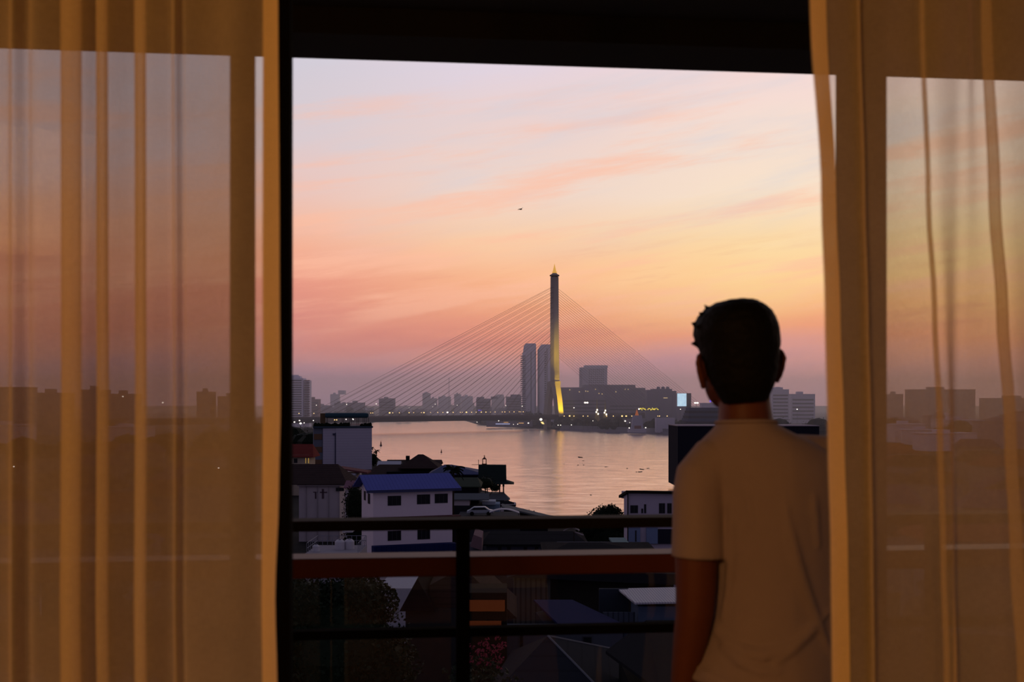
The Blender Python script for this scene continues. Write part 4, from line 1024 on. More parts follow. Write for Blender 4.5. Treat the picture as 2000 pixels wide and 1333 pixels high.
# parked car and pale awnings
def car(px, d, z, label, m, L=4.2):
    c = P(px, d); e = empty('parked_car', (c.x, c.y, z), -TH); tag(e, label, 'car')
    mb = MB().extr([(-L/2,.35),(-L/2,.75),(-L*.42,.85),(-L*.25,1.35),(L*.18,1.38),(L*.32,.95),(L*.49,.8),(L/2,.4)], 0, 1.7); o = mb.build('body', m, e, fix=True)
    bv = o.modifiers.new('b','BEVEL'); bv.width = .1; bv.segments = 3
    MB().extr([(-L*.36,.9),(-L*.235,1.27),(L*.16,1.3),(L*.27,.95)], -.02, 1.72).build('windows', M_pane, e, fix=True)
    for sx in (-L*.31, L*.31):
        for sy in (-.02, 1.5): MB().tube((sx,sy,.33),(sx,sy+.22,.33),.33,n=16).build('wheel', mat('tyre', (.01,.01,.01), .8), e)
P_car = mat('silver_car_paint', (.30,.33,.38), .35, .05, metal=.3)
zc = CAMZ-(1007-HY)/F*178
def plinth(name, px0, px1, d0, dep, z, label, m, cat='terrace'):
    b = Bld(name, label, cat, px0, px1, d0, dep); MB().box(b.X(px0), b.X(px1), 0, dep, 0, z-GZ).build('slab', m, b.e); return b
plinth('parking_deck', 892, 1016, 172, 12, zc, 'dark raised parking deck right of the blue-roofed house', mat('parking_deck', (.04,.04,.045), .8), 'parking deck')
car(938, 177, zc, 'silver car parked behind the white awning, left of it', P_car)
c = P(985, 174); e = empty('white_awning', (c.x, c.y, zc), -TH); tag(e, 'curved white awning on thin posts in front of the parking deck', 'awning')
mb = MB(); n = 12
pts = []
for i in range(n+1):
    t = i/n; xx = (-2.3+4.6*t); zz2 = .55+.75*math.sin(math.pi*(.12+.8*t)); pts.append((xx, zz2))
mb.extr(pts+[(x, z-.08) for x, z in pts[::-1]], 0, 2.4); o = mb.build('awning_sheet', mat('awning_white', (.42,.40,.43), .6), e, fix=True)
MB().tube((-2.2,.1,0),(-2.2,.1,.8),.04).tube((2.2,.1,0),(2.2,.1,.7),.04).tube((-2.2,2.3,0),(-2.2,2.3,.8),.04).tube((2.2,2.3,0),(2.2,2.3,.7),.04).build('post', M_bark, e)
b = Bld('sloping_shed', 'grey sloping sheet roof running down to the water', 'shed', 985, 1075, 200, 9)
MB().extr([(b.X(980), b.Z(990)), (b.X(1078), b.Z(1014)), (b.X(1078), b.Z(1016)), (b.X(980), b.Z(994))], 0, 6).build('roof', mat('grey_sheet_roof', (.1,.1,.1)), b.e)
MB().extr([(b.X(984), 0), (b.X(1070), 0), (b.X(1070), b.Z(1017)), (b.X(984), b.Z(996))], .4, 5.6).build('wall', M_dark_roof, b.e)
c = P(1043, 210); e = empty('street_lamp', (c.x, c.y, GZ)); tag(e, 'unlit double-headed lamp post at the water edge right of the awning', 'street lamp')
zz = CAMZ+(HY-1000)/F*210-GZ
MB().tube((0,0,0),(0,0,zz),.07).build('pole', M_bark, e); MB().ball((0,0,zz),.16,.16,.2).ball((.35,0,zz-.3),.13,.13,.16).tube((0,0,zz-.35),(.35,0,zz-.35),.03).build('lamp_head', M_bark, e)
for i, (px, d, w, hpy) in enumerate(((1022,236,2.6,998),(1008,240,2,995),(1036,228,1.6,1003))):
    c = P(px, d); z = (HY-hpy)/F*d+CAMZ-GZ; tree('shrub', 'dark shrub at the water edge right of the whitewashed house', (c.x,c.y,GZ), [(0,0,max(1,z-w*.45),w,w*.8,w*.5)], 350, .3, M_leaf2, .1, 'shrubs at the water edge', 50+i)

# palms
def palm(px, d, pyt, label, fr=1.6, n=14, seed=1, trunk=.13):
    r_ = random.Random(seed); c = P(px, d); H = (HY-pyt)/F*d+CAMZ-GZ; e = empty('palm_tree', (c.x, c.y, GZ)); tag(e, label, 'palm tree')
    MB().tube((0,0,0),(.15,0,H),trunk*1.3,trunk,7).build('trunk', M_bark, e)
    mb = MB()
    for k in range(n):
        a = k*2*math.pi/n+r_.uniform(-.2,.2); el = r_.uniform(-.5,1.2); L = fr*r_.uniform(.8,1.15); prev = None
        for j in range(7):
            t = j/6; rr = L*t*math.cos(el*.6); zz = L*(t*math.sin(el)-.75*t*t*(1.1-el*.3)); p = Vector((.15+rr*math.cos(a), rr*math.sin(a), H+zz))
            if prev is not None:
                w = Vector((-math.sin(a), math.cos(a), 0))*fr*.16*math.sin(math.pi*min(1,t+.1)); dn = Vector((0,0,-fr*.12))
                mb.poly([prev, prev+w*1.3+dn, p+w+dn, p], [(0,1,2,3)]); mb.poly([prev, p, p-w+dn, prev-w*1.3+dn], [(0,1,2,3)])
            prev = p
    o = mb.build('fronds', M_leaf2, e)
    return e
palm(734.5, 455, 881.5, 'tall thin palm by the water right of the white hotel', 1.55, 18, 1, .16)
palm(725, 450, 876, 'palm half hidden by the right corner of the white hotel', 1.5, 14, 3)
palm(884, 175, 918, 'bushy dark palm between the blue roof and the blue-gabled house', 2.0, 22, 2)
c = P(729, 440); tree('shrub', 'dark bush at the foot of the thin palm', (c.x,c.y,GZ), [(0,0,2.5,2.2,2,3)], 300, .5, M_leaf2, .2, seed=44)

# tree and white house at the right
c = P(1182, 165); H0 = lambda py, d=165: (HY-py)/F*d+CAMZ-GZ
tree('leafy_tree', 'dark leafy tree at the water edge beside the white house', (c.x,c.y,GZ), [(0,0,H0(1015),2.9,2.6,2.2),(-2.2,0,H0(1035),2.3,2,1.9),(.8,0,H0(1005),1.7,1.7,1.5),(2.0,.2,H0(1030),1.6,1.7,2.6),(0,0,H0(1052),4.2,3,2.8)], 1500, .27, M_leaf2, .3, seed=45)
b = Bld('white_waterfront_house', 'white house with a curved dark roof edge beside the elbow of the person', 'house', 1226, 1420, 130, 8)
b.box('wall', 1227, 1420, 970, None, 0, 5, mat('waterfront_wall', (.42,.37,.45), .85, .05, .5))
mb = MB(); pts = [(b.X(1222+i*20), b.Z(957.8+ .02*i*i*3.2)) for i in range(11)]
mb.extr(pts+[(x, z-.3) for x, z in pts[::-1]], -.6, 8.5)
mb.v = [(x, y, z-(1.3 if y > 4 else 0)) for x, y, z in mb.v]      # the roof falls away to the back
mb.build('roof', mat('roof_edge_dark', (.015,.011,.010), .9), b.e, fix=True)
mw = MB()
mw.extr([(b.X(1227),b.Z(970)),(b.X(1420),b.Z(970))]+[(x if i else b.X(1420), z-.32) for i, (x, z) in enumerate(pts[::-1]) if b.X(1227) < x][:9]+[(b.X(1227), pts[0][1]-.32)], .05, 7.9)
mw.v = [(x, y, z-(1.3 if y > 4 and z > b.Z(969) else 0)) for x, y, z in mw.v]
mw.build('upper_wall', MATS['waterfront_wall'], b.e, fix=True)
windowed(b, ((1231,1246,987.5,1003),), mullions=1); b.window(1252.5,1256,994,1003,0,t=.03); b.window(1258,1262,985.5,1003,0,t=.04); windowed(b, ((1287,1299,983.5,1003.5),(1303,1312,983.5,1003.5)), mullions=1)
b.box('blue_wall', 1227, 1250, 1031, 1065, -.3, 0, M_whiteb); b.window(1240,1242.5,1036,1058,0,t=.03,y=-.3)
b.box('laundry_screen', 1262, 1284, 1031, 1062, -.35, 0, M_whiteb); b.box('shutter', 1284, 1420, 1034, 1062, -.3, 0, mat('dark_shutter', (.02,.02,.03), .8))
b.box('post', 1225.5, 1227, 962, None, -.2, .2, M_dark_roof)
# dark box building on the right bank in front of the quay
b = Bld('dark_flat_building', 'black flat-roofed building with a pale roof edge behind the shoulder of the person', 'building', 1325, 1600, 330, 20)
b.box('wall', 1324, 1600, 833, None, 0, 20, mat('black_wall', (.018,.018,.026), .85)); b.box('roof_edge', 1323, 1600, 831.5, 833.2, -.3, 20, mat('pale_roof_edge', (.35,.28,.30), .7))
# town seen through the curtains (dim roofs)
r_ = random.Random(12)
th_taken = []
def dim_house(px, d, w, h, label, grp, roofm, seed):
    c = P(px, d); q_ = random.Random(seed+500)
    for _ in range(40):
        if all((c.x-a)**2+(c.y-b_)**2 > 17**2 for a, b_ in th_taken): break
        c = P(px+q_.uniform(-60,60), d+q_.uniform(-30,60))
    else: return
    th_taken.append((c.x, c.y))
    e = empty('town_house', (c.x, c.y, GZ), -TH+random.Random(seed).uniform(-.5,.5)); tag(e, label, 'house', grp)
    MB().box(-w/2,w/2,0,8,0,h).build('wall', mat('dusky_render', (.15,.13,.14), .9), e)
    top = [(-w/2-.5,-.5,h),(w/2+.5,-.5,h),(w/2+.5,8.5,h),(-w/2-.5,8.5,h),(-w/2+2,4,h+2.6),(w/2-2,4,h+2.6)]; fs = [(0,1,5,4),(2,3,4,5),(1,2,5),(3,0,4),(0,3,2,1)]
    MB().poly(top, fs).build('roof', roofm, e)
rm = [M_brown_roof, M_dark_roof, M_red_roof, M_grey_roof, M_blue_dark]
for i in range(26):
    d = 90+ (i%9)*38+r_.uniform(-8,8); px = r_.uniform(-60, 420)
    dim_house(px, d, r_.uniform(9,14), r_.uniform(5,10), 'pitched-roof house in the dark town behind the left curtain', 'houses behind the left curtain', rm[i%5], i)
for i in range(22):
    d = 80+ (i%8)*42+r_.uniform(-8,8); px = r_.uniform(1660, 2060)
    dim_house(px, d, r_.uniform(9,14), r_.uniform(5,10), 'pitched-roof house in the dark town behind the right curtain', 'houses behind the right curtain', rm[(i*2)%5], 100+i)


# roof terrace under the rail
b = Bld('roof_terrace', 'grey concrete roof terrace with railings and white tanks below the top rail', 'terrace', 598, 700, 110, 6)
zt = CAMZ-(1082-HY)/F*110-GZ
MB().box(b.X(596), b.X(700), 0, 6.5, 0, zt).build('terrace_block', mat('terrace_concrete', (.26,.24,.27), .85), b.e)
mb = MB()
def rail_line(a, c_, z, n):
    for k in range(n+1): q = Vector(a).lerp(Vector(c_), k/n); mb.tube((q.x,q.y,z),(q.x,q.y,z+1.0),.03,n=5)
    for hh_ in (.5,1.0): mb.tube((a[0],a[1],z+hh_),(c_[0],c_[1],z+hh_),.03,n=5)
rail_line((b.X(599),.1,0),(b.X(599),6.3,0),zt,6); rail_line((b.X(699),.1,0),(b.X(699),6.3,0),zt,6); rail_line((b.X(599),6.3,0),(b.X(699),6.3,0),zt,10)
mb.build('railing', mat('terrace_rail_grey', (.2,.2,.24), .5), b.e)
for k, (px, yy, r) in enumerate(((654,3.2,.5),(672,3.6,.5),(612,1.5,.35))):
    c = b.e.matrix_basis @ Vector((b.X(px), yy, zt)); lb = ('white round water tank on the roof terrace, left of the pair', 'white round water tank on the roof terrace, right of the pair', 'small white tank at the left railing of the roof terrace')[k]
    e = empty('water_tank', (c.x, c.y, GZ+zt)); tag(e, lb, 'water tank')
    MB().loft([(0,0,0,r,r),(0,0,r*1.5,r,r),(0,0,r*1.9,r*.6,r*.6)],16).build('tank', mat('white_plastic', (.45,.43,.46), .5), e); MB().tube((0,0,r*1.9),(0,0,r*2.1),r*.25,n=12).build('lid', mat('tank_lid', (.15,.15,.2), .5), e)
b.box('cabinet', 656, 677, 1047.5, 1050, 4, 5.5, mat('white_plastic', (.4,.4,.4))); 
# dark roofs between rails
b = Bld('long_dark_roofed_house', 'long low house with a near-black roof below the top rail', 'house', 945, 1130, 120, 10)
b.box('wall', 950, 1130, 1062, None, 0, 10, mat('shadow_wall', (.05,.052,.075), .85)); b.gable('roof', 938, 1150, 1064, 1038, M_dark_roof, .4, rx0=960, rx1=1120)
for px in (972, 990, 1022, 1044): b.window(px, px+8, 1068, 1078, 0, t=.04)
b = Bld('brick_gable_house', 'small house with a dusky pink gable wall right of the railing post', 'house', 912, 945, 115, 8)
MB().extr([(b.X(918),b.Z(1068)),(b.X(941),b.Z(1076)),(b.X(941),b.Z(1051)),(b.X(925),b.Z(1045))], 0, 6).build('gable_wall', mat('dusky_pink_wall', (.16,.10,.11), .85), b.e, fix=True)
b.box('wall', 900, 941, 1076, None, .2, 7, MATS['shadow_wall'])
b = Bld('low_hip_house', 'low house with a wide flat dark hip roof in front of the leafy tree', 'house', 1090, 1262, 105, 9)
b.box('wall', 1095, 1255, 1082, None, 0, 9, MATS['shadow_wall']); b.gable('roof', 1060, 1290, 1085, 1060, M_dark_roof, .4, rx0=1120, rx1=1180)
b = Bld('lean_to_roof', 'narrow pale green strip of roof in front of the white waterfront house', 'shed', 1195, 1235, 112, 5)
b.box('roof', 1196, 1228, 1060, 1063.5, 0, 4, mat('pale_green_sheet', (.12,.19,.19), .7)); b.box('wall', 1198, 1226, 1063.5, None, .3, 3.6, MATS['shadow_wall'])
c = P(1121, 118, 1040); e = empty('hooked_awning', (c.x, c.y, GZ), -TH); tag(e, 'pale curled awning with a hooked frame left of the leafy tree', 'awning')
zz = c.z-GZ; mb = MB()
mb.tube((0,0,0),(0,0,zz),.05)
mb.build('post', M_bark, e); mb = MB()
pr = None
for i in range(9):
    t = i/8; q = Vector((-1.1+1.6*t, 0, zz+.2+.28*math.sin(math.pi*t*.95)))
    if pr is not None: mb.poly([pr, q, q+Vector((.15,1.0,-.1)), pr+Vector((.15,1.0,-.1)), pr-Vector((0,0,.1)), q-Vector((0,0,.1)), q+Vector((.15,1,-.2)), pr+Vector((.15,1,-.2))], [(0,1,2,3),(7,6,5,4),(0,4,5,1),(1,5,6,2),(2,6,7,3),(3,7,4,0)])
    pr = q
mb.tube((.1,.2,zz+.0),(1.0,.2,zz-.35),.07).build('canopy', mat('pale_awning_sheet', (.32,.28,.28), .7), e, fix=True)

# below the wooden board
def ztop_(py, d): return (HY-py)/F*d+CAMZ-GZ
c = P(665, 42); tree('broad_tree', 'large black-green tree filling the lower left below the wooden board', (c.x,c.y,GZ),
    [(0,0,ztop_(1240,42)-.3,2.5,2.2,2.4),(-1.6,0,ztop_(1190,42),1.8,1.6,1.5),(.6,.3,ztop_(1185,42),1.5,1.5,1.25),(-3.8,0,ztop_(1220,42),2.0,1.8,2.0),(1.4,0,ztop_(1300,42),1.5,1.5,1.6)], 3600, .17, M_leaf, .25, seed=60)
c = P(540, 48); tree('broad_tree', 'large black tree at the lower left behind the door frame', (c.x,c.y,GZ),
    [(0,0,ztop_(1260,48),3.2,2.5,2.6),(-3.5,0,ztop_(1250,48),3.0,2.5,2.6),(-8,0,ztop_(1230,48),3.4,2.5,3)], 1200, .24, M_leaf2, .25, seed=61)
b = Bld('peaked_dark_house', 'dark house with two steep pointed roofs just left of the railing post', 'house', 790, 900, 62, 7)
MB().extr([(b.X(780),b.Z(1195)),(b.X(850),b.Z(1195)),(b.X(815.5),b.Z(1131))], 0, 7).build('roof', M_dark_roof, b.e, fix=True)
MB().extr([(b.X(836),b.Z(1200)),(b.X(985),b.Z(1218)),(b.X(1010),b.Z(1215)),(b.X(905),b.Z(1116)),(b.X(880),b.Z(1126)),(b.X(836),b.Z(1150))], 1, 8).build('roof', M_brown_roof, b.e, fix=True)
b.box('wall', 790, 985, 1194, None, .6, 7, mat('dark_house_wall', (.03,.028,.028), .85))
b = Bld('pale_concrete_yard', 'pale grey flat roof glimpsed behind the two pointed roofs', 'flat roof', 740, 900, 84, 10)
b.box('roof', 740, 900, 1150, None, 0, 12, mat('pale_flat_roof', (.42,.40,.45), .85))
b.box('parapet', 740, 900, 1126, 1152, 11.5, 12, mat('pale_flat_roof', (.3,.28,.32)))
b = Bld('reflection_block', 'added dark block with two orange glows in place of glass reflections, right of the railing post', 'reflection stand-in', 915, 985, 54, 3)  # added block that carries the orange glass reflections as glowing strips
b.box('wall', 900, 990, 1160, None, .2, 3, mat('reflection_backing_dark', (.012,.011,.01), .9))
M_or = mat('orange_reflection', (.04,.015,.008), .9, emit=(56,22,8), estr=1.0)  # emission stands in for warm room light reflected in the balustrade glass
b.box('reflection_glow', 912, 986, 1174, 1195, 0, .2, M_or); b.box('reflection_glow', 912, 979, 1215, 1230, 0, .2, M_or)
b = Bld('side_walled_house', 'dark narrow house with pale fluted boards behind the pointed roofs', 'house', 1000, 1090, 78, 9)
b.box('wall', 1003, 1075, 1122, None, 0, 9, mat('fluted_wall', (.075,.07,.065), .85, lines=(0,.35,.6,.35))); 
MB().extr([(b.X(990),b.Z(1126)),(b.X(1320),b.Z(1141)),(b.X(1320),b.Z(1120)),(b.X(1050),b.Z(1112))], -.5, 8).build('roof', mat('dim_grey_roof', (.020,.020,.025), .95), b.e, fix=True)
b.box('rear_wall', 1060, 1320, 1138, None, 1, 8, mat('dim_brown_wall', (.03,.026,.022), .85))
b = Bld('low_blue_roofed_house', 'low house with a dull blue sheet roof in the lower middle', 'house', 1045, 1215, 60, 7)
q = [P(px, d_, py) for px, py, d_ in ((1042,1172,67),(1118,1172,70),(1222,1221,62),(1090,1219,58))]
inv = (Matrix.Translation(b.e.location) @ Matrix.Rotation(-TH, 4, 'Z')).inverted(); q = [inv @ v for v in q]
MB().poly(q+[v-Vector((0,0,.12)) for v in q], [(0,1,2,3),(7,6,5,4),(0,4,5,1),(1,5,6,2),(2,6,7,3),(3,7,4,0)]).build('roof', mat('dull_blue_roof', (.012,.016,.065), .95, .1), b.e, fix=True)
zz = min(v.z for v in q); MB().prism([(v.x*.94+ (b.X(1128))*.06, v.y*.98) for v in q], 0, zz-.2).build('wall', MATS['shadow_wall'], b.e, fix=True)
b = Bld('silver_roofed_shed', 'pale ribbed silver roof on a blue-grey shed beside the forearm of the person', 'shed', 1200, 1330, 66, 6)
q = [inv2 for inv2 in (P(1206,71,1150), P(1345,71,1147), P(1345,64.5,1176), P(1240,64.5,1178))]
inv = (Matrix.Translation(b.e.location) @ Matrix.Rotation(-TH, 4, 'Z')).inverted(); q = [inv @ v for v in q]
MB().poly(q+[v-Vector((0,0,.1)) for v in q], [(0,1,2,3),(7,6,5,4),(0,4,5,1),(1,5,6,2),(2,6,7,3),(3,7,4,0)]).build('roof', mat('ribbed_silver_roof', (.52,.49,.54), .6, .05, .6, lines=(0,.16,.5,.3)), b.e, fix=True)
b.box('wall', 1243, 1345, 1180, None, -.9, 3, mat('blue_grey_wall', (.075,.10,.16), .8)); b.box('side_wall', 1182, 1243, 1176, None, 4.5, 4.8, mat('blue_grey_wall_dark', (.035,.042,.06), .8))
b.box('fence', 1176, 1238, 1193, None, -.6, -.5, mat('blue_grey_fence', (.06,.07,.1), .8, lines=(0,.3,.6,.3)))
b = Bld('grey_hip_roofed_house', 'house with a large grey shingled pyramid roof at the bottom middle', 'house', 960, 1200, 42, 8)
pk = P(1070, 47, 1243); cs = [P(905,40,1345), P(1240,40,1340), P(1215,52,1272), P(1000,52,1262)]
inv = (Matrix.Translation(b.e.location) @ Matrix.Rotation(-TH, 4, 'Z')).inverted(); pk = inv @ pk; cs = [inv @ v for v in cs]
zl = min(v.z for v in cs)
for v in cs: v.z = zl
MB().poly([pk]+cs, [(0,1,2),(0,2,3),(0,3,4),(0,4,1),(1,4,3,2)]).build('roof', M_grey_roof, b.e, fix=True)
e1 = cs[1].lerp(cs[2], .0); MB().tube(pk, cs[2].lerp(pk, .0), .05, n=6).tube(pk, cs[1], .05, n=6).build('ridge_cap', mat('ridge_cap_pale', (.12,.12,.14), .7), b.e)
MB().prism([(v.x*.94, v.y) for v in (cs[0]+Vector((0,.4,0)), cs[1]+Vector((0,.4,0)), cs[2]-Vector((0,.4,0)), cs[3]-Vector((0,.4,0)))], 0, zl-.02).build('wall', MATS['shadow_wall'], b.e, fix=True)
b = Bld('blue_grey_house', 'blue-grey walled house with a dark door behind the grey pyramid roof', 'house', 985, 1195, 57, 1.2)
b.box('wall', 985, 1193, 1228, None, 0, 1.2, mat('blue_grey_wall2', (.07,.075,.095), .85)); b.window(1138,1156,1244,1272,0,t=.04); b.window(1015,1022,1240,1272,0,t=.03)
b = Bld('black_roofed_house', 'house with a black sloping roof beside the hand of the person', 'house', 1185, 1330, 40, 7)
q = [P(1183,44,1272), P(1262,46,1212), P(1420,46,1212), P(1420,38,1380), P(1290,38,1350)]
inv = (Matrix.Translation(b.e.location) @ Matrix.Rotation(-TH, 4, 'Z')).inverted(); q = [inv @ v for v in q]
MB().poly(q+[v-Vector((0,0,.12)) for v in q], [(0,1,2,3,4),(9,8,7,6,5)]+[(i,i+5,(i+1)%5+5,(i+1)%5) for i in range(5)]).build('roof', mat('black_roof', (.010,.010,.014), .95, spec=.05), b.e, fix=True)
MB().box(b.X(1240), b.X(1400), 1, 6, 0, min(v.z for v in q)-.2).build('wall', M_dark_roof, b.e)
# flowers beside the railing post
c = P(930, 20); H = ztop_(1300, 20)
e = tree('flowering_shrub', 'tall flowering shrub with pink blossoms right of the railing post', (c.x,c.y,GZ), [(0,0,H-.1,.55,.5,.28),(.25,0,H-.35,.6,.5,.3)], 260, .09, M_leaf, .05, seed=70, core=False)
mb = MB(); r_ = random.Random(8)
for k in range(46):
    leaf_cloud(mb, (r_.uniform(-.25,.5), r_.uniform(-.4,.3), H+r_.uniform(.0,.42)), .06,.06,.05, 7, .06, r_)
mb.build('blossoms', mat('pink_blossom', (.22,.03,.05), .7, .3), e)
# ------------------------------------------------------------------ the person
PD = 2.40
po = PZ(1458, PD, FLOOR-.02)
def pm(px, py): return ((px-1458)/F*PD, 1.53+(HY-py)/F*PD)
def remesh(o, vox, sm=6, fac=.6):
    r = o.modifiers.new('r', 'REMESH'); r.mode = 'VOXEL'; r.voxel_size = vox; r.use_smooth_shade = True
    if sm: q = o.modifiers.new('s', 'SMOOTH'); q.iterations = sm; q.factor = fac
def skin_mat(name, c, rough=.55):
    return mat(name, c, rough, .12, 30, spec=.25)
def build_person():
    HX = -.012         # head centre
    mb = MB()
    # torso (under the shirt)
    mb.loft([(.05,.01,.80,.13,.10),(.045,.01,.90,.135,.10),(.055,.01,1.05,.115,.09),(.06,.01,1.15,.108,.085),(.055,.01,1.30,.13,.095),(.045,.0,1.40,.145,.085),(.02,0,1.45,.10,.07),(.0,.0,1.49,.058,.058)], 28)
    # neck
    mb.loft([(.005,.0,1.44,.075,.066),(-.001,.004,1.49,.058,.060),(-.002,.01,1.53,.0535,.058),(-.004,.014,1.58,.054,.06),(-.008,.02,1.62,.055,.06)], 24)
    # skull with jaw and face on the far side; the head is turned a little to the left
    sk = MB()
    sk.loft([(0,.055,1.515,.022,.020),(0,.052,1.525,.040,.040),(0,.040,1.54,.056,.062),(0,.025,1.56,.066,.078),(0,.012,1.59,.071,.088),(0,.004,1.62,.0745,.093),(0,0,1.65,.0765,.096),(0,-.002,1.68,.076,.095),(0,-.002,1.70,.069,.087),(0,-.002,1.718,.052,.066),(0,-.002,1.727,.026,.034)], 32)
    sk.loft([(0,.094,1.560,.012,.010),(0,.104,1.572,.015,.014),(0,.100,1.60,.009,.010),(0,.092,1.632,.007,.007)], 10)     # nose
    sk.ball((0,.092,1.645), .050,.012,.008, 12, 6)                                                                     # brow
    sk.ball((0,.092,1.551), .022,.010,.005, 12, 6); sk.ball((0,.091,1.543), .020,.010,.005, 12, 6)                        # lips
    sk.ball((0,.078,1.522), .018,.016,.014, 10, 6)                                                                     # chin
    for s_ in (-1, 1):
        sk.ball((s_*.031,.083,1.622), .013,.011,.009, 10, 6)                                                           # eyes
        sk.ball((s_*.045,.070,1.592), .020,.016,.016, 10, 6)                                                           # cheeks
    # ears: rim, lobe and bowl
    for s_ in (-1, 1):
        e = s_*.078
        sk.limb([(e,-.004,1.572,.006),(e+s_*.006,-.012,1.58,.0065),(e+s_*.012,-.020,1.60,.006),(e+s_*.015,-.024,1.618,.006),(e+s_*.011,-.018,1.632,.006),(e+s_*.004,-.004,1.637,.006),(e,.008,1.628,.006)], 10)
        sk.ball((e+s_*.003,-.006,1.603), .008,.013,.030, 12, 8); sk.ball((e+s_*.002,-.004,1.573), .007,.009,.010, 10, 6)
    a = math.radians(5); Rm = Matrix.Translation((HX, .008, 0)) @ Matrix.Translation((0,0,1.56)) @ Matrix.Rotation(math.radians(-4.5), 4, 'Y') @ Matrix.Translation((0,0,-1.56)) @ Matrix.Rotation(a, 4, 'Z')
    n0 = len(mb.v); mb.v += [tuple(Rm @ Vector(v)) for v in sk.v]; mb.f += [tuple(i+n0 for i in f) for f in sk.f]
    # arms
    LA = [(-.07,-.015,1.39,.044),(-.100,-.025,1.35,.046),(-.109,-.03,1.28,.046),(-.111,-.03,1.20,.0445),(-.112,-.03,1.14,.042),(-.114,-.028,1.09,.0395),(-.120,-.02,1.04,.037),(-.128,-.01,.98,.0315),(-.1345,0,.92,.0265),(-.139,.008,.87,.0235),(-.141,.012,.845,.023)]
    RA = [(.175,.045,1.39,.043),(.210,.055,1.34,.044),(.232,.06,1.22,.043),(.240,.07,1.12,.040),(.243,.09,1.05,.036),(.243,.115,.98,.031),(.24,.14,.92,.026),(.238,.155,.88,.0235),(.237,.16,.855,.023)]
    mb.limb(LA, 20); mb.limb(RA, 20)
    def hand(c, s_, yy):
        x, y, z = c
        mb.loft([(x,y,z-.085,.013,.036),(x,y,z-.06,.0145,.040),(x,y,z-.03,.015,.036),(x,y,z+.005,.018,.026),(x,y,z+.03,.022,.024)], 18)
        for k, (dy, L) in enumerate(((.030,.070),(.011,.078),(-.009,.073),(-.028,.058))):
            mb.limb([(x,y+dy,z-.078,.0088),(x-s_*.003,y+dy*1.04,z-.078-L*.4,.0085),(x-s_*.012,y+dy*1.05,z-.078-L*.72,.0078),(x-s_*.026,y+dy*1.03,z-.078-L*.95,.0066)], 10)
        mb.limb([(x,y+.022,z-.012,.012),(x-s_*.006,y+.046,z-.04,.0105),(x-s_*.010,y+.056,z-.068,.0095),(x-s_*.013,y+.058,z-.092,.0078)], 10)
    hand((-.141,.014,.835), -1, 0); hand((.236,.163,.845), 1, 0)
    # legs
    for (x, y) in ((-.035,-.01),(.135,.03)):
        mb.limb([(x,y,.90,.070),(x,y,.78,.070),(x-.003,y+.005,.62,.058),(x-.005,y+.008,.50,.048),(x-.005,y+.003,.44,.045),(x-.005,y-.004,.34,.045),(x-.005,y-.01,.22,.042),(x-.005,y-.005,.10,.034),(x-.005,y,.05,.036)], 20)
        mb.loft([(x-.005,y+.055,.01,.040,.115),(x-.005,y+.05,.035,.040,.11),(x-.005,y+.02,.07,.032,.06)], 16)
    body = mb.build('person', skin_mat('skin', (.105,.030,.016)), loc=po, rz=-TH, fix=True)
    tag(body, 'person with short black hair in a pale t-shirt, back turned, looking at the river', 'person')
    remesh(body, .0036, 8, .5)
    # hair: close cap, fuller on top, short at the nape, tufts at the left
    hb = MB(); r_ = random.Random(4)
    hs = [(0,-.030,1.530,.046,.040),(0,-.030,1.545,.054,.050),(0,-.030,1.57,.066,.062),(0,-.026,1.60,.076,.072),(0,-.022,1.63,.081,.083),(0,-.016,1.655,.0855,.094),(-.002,-.010,1.68,.089,.104),
          (-.002,-.006,1.70,.085,.104),(0,-.002,1.718,.077,.098),(.001,0,1.733,.062,.082),(.003,0,1.744,.042,.058),(.004,0,1.749,.018,.026)]
    hb.loft(hs, 40)
    def tuft(p, d, L, r0): 
        p = Vector(p); d = Vector(d).normalized(); hb.limb([(*p, r0),(*(p+d*L*.5), r0*.75),(*(p+d*L), r0*.25)], 6)
    for k in range(46):
        an = r_.uniform(0, 2*math.pi); zz = r_.uniform(1.665, 1.735); rr = .084 if zz < 1.70 else .084-(zz-1.70)*1.1
        tuft((rr*math.cos(an)*.95, rr*math.sin(an)*1.1, zz-.012), (math.cos(an)*.8, math.sin(an)*.8+.1, .5+r_.uniform(-.5,.5)), r_.uniform(.012,.020), .008)
    for (x, z, dx, dz_) in ((-.083,1.698,-1,.5),(-.070,1.716,-1,.7),(-.055,1.728,-.8,.9),(-.082,1.692,-1,.3)):
        tuft((x+.006, -.01+r_.uniform(-.03,.02), z), (dx, 0, dz_), .02, .008)
    hb.v = [tuple(Rm @ Vector(v)) for v in hb.v]
    hair = hb.build('hair', mat('black_hair', (.004,.003,.002), .7, .3, 60, spec=.12), body, fix=True)
    remesh(hair, .0034, 4, .5)
    dm = bpy.data.textures.new('hair_strands', 'CLOUDS'); dm.noise_scale = .012
    dd = hair.modifiers.new('d', 'DISPLACE'); dd.texture = dm; dd.strength = .004; dd.mid_level = .5
    # t-shirt
    sb = MB()
    sb.loft([(.037,.01,.948,.160,.122),(.037,.01,.953,.167,.128),(.038,.01,.962,.169,.130),(.048,.01,.985,.160,.122),(.056,.01,1.03,.147,.114),(.062,.01,1.09,.137,.108),(.063,.01,1.16,.134,.106),
             (.06,.01,1.24,.141,.110),(.054,.008,1.32,.152,.112),(.046,.005,1.375,.158,.108),(.036,.002,1.405,.153,.100),(.028,0,1.43,.138,.092),(.018,0,1.452,.112,.084),(.008,0,1.470,.083,.078),(.001,0,1.484,.064,.070),(-.001,0,1.492,.061,.067)], 56)
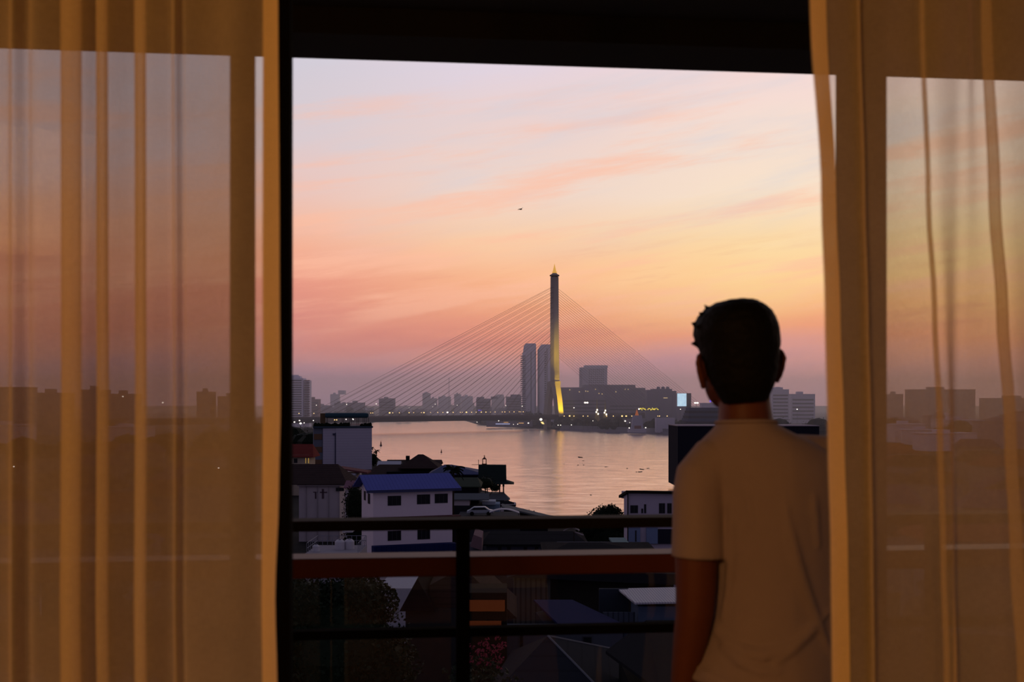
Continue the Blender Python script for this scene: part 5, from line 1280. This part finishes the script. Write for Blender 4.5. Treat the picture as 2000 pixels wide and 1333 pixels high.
    # sleeves
    sb.limb([(-.035,-.01,1.405,.056),(-.078,-.018,1.400,.056),(-.098,-.026,1.375,.056),(-.104,-.03,1.34,.056),(-.1055,-.032,1.28,.0555),(-.1065,-.033,1.22,.0565),(-.107,-.033,1.208,.057)], 28)
    sb.limb([(.11,.02,1.405,.058),(.168,.04,1.405,.058),(.205,.052,1.37,.057),(.222,.056,1.32,.056),(.231,.06,1.25,.056),(.234,.062,1.212,.057)], 28)
    # cloth folds: long soft creases
    def ridge(pts, r):
        sb.limb([(*p, r*(.35+.65*math.sin(math.pi*(i+.5)/len(pts)))) for i, p in enumerate(pts)], 8)
    def back(x, z, ins=.0):   # point on the back of the shirt at x, z
        rows = [(.925,.035,.160,.122),(.955,.038,.170,.130),(.985,.048,.160,.122),(1.03,.056,.147,.114),(1.09,.062,.137,.108),(1.16,.063,.134,.106),(1.24,.06,.141,.110),(1.32,.054,.152,.112),(1.375,.046,.158,.108),(1.41,.034,.150,.098)]
        for i in range(len(rows)-1):
            if rows[i][0] <= z <= rows[i+1][0]:
                t = (z-rows[i][0])/(rows[i+1][0]-rows[i][0]); c, rx, ry = [rows[i][j]*(1-t)+rows[i+1][j]*t for j in (1,2,3)]; break
        q = max(0, 1-((x-c)/rx)**2); return (x, .01-ry*math.sqrt(q)+ins, z)
    def crease(path, r): r *= 1.5; ridge([back(*pm2(px, py), ins=r*.25) for px, py in path], r)
    def pm2(px, py): x, z = pm(px, py); return x, min(1.40, max(.93, z))
    crease([(1505,930),(1512,990),(1522,1040),(1535,1090),(1550,1140),(1570,1190),(1590,1240),(1608,1275)], .010)
    crease([(1415,960),(1418,1020),(1420,1080),(1416,1150),(1405,1200)], .009)
    crease([(1392,1225),(1412,1243),(1440,1258),(1470,1262),(1500,1250),(1525,1236)], .011)
    crease([(1400,1250),(1430,1275),(1465,1290),(1500,1290)], .010)
    crease([(1600,1180),(1560,1215),(1520,1250),(1490,1275)], .010)
    crease([(1440,900),(1445,960),(1450,1020)], .007); crease([(1560,900),(1566,980),(1575,1060)], .008)
    crease([(1345,1288),(1370,1306),(1420,1320),(1500,1326),(1580,1324)], .008)
    shirt = sb.build('t_shirt', mat('pale_cotton', (.27,.20,.20), .9, .05, 40, spec=.1), body, fix=True)
    remesh(shirt, .0045, 8, .5)
    # neckband and sleeve hem lines
    nb = MB(); n = 40; pr = None; ring = []
    for i in range(n):
        t = 2*math.pi*i/n; ring.append((-.001+.0625*math.cos(t), .0685*math.sin(t), 1.488-.004*math.sin(t)))
    for i in range(n): nb.tube(ring[i], ring[(i+1) % n], .0045, n=6, cap=False)
    o = nb.build('neckband', MATS['pale_cotton'], body, smooth=True)
    # trousers
    tb = MB()
    tb.loft([(.045,.01,.80,.158,.118),(.045,.01,.88,.155,.115),(.045,.01,.955,.145,.108)], 32)
    for (x, y) in ((-.035,-.01),(.135,.03)):
        tb.limb([(x+.005,y,.88,.092),(x,y,.78,.094),(x-.003,y+.005,.62,.083),(x-.005,y+.01,.48,.070),(x-.005,y,.30,.064),(x-.005,y,.12,.058),(x-.005,y,.085,.060)], 22)
    tr = tb.build('trousers', mat('black_trousers', (.012,.012,.014), .9, .2, 20), body, fix=True); remesh(tr, .006, 4)
build_person()
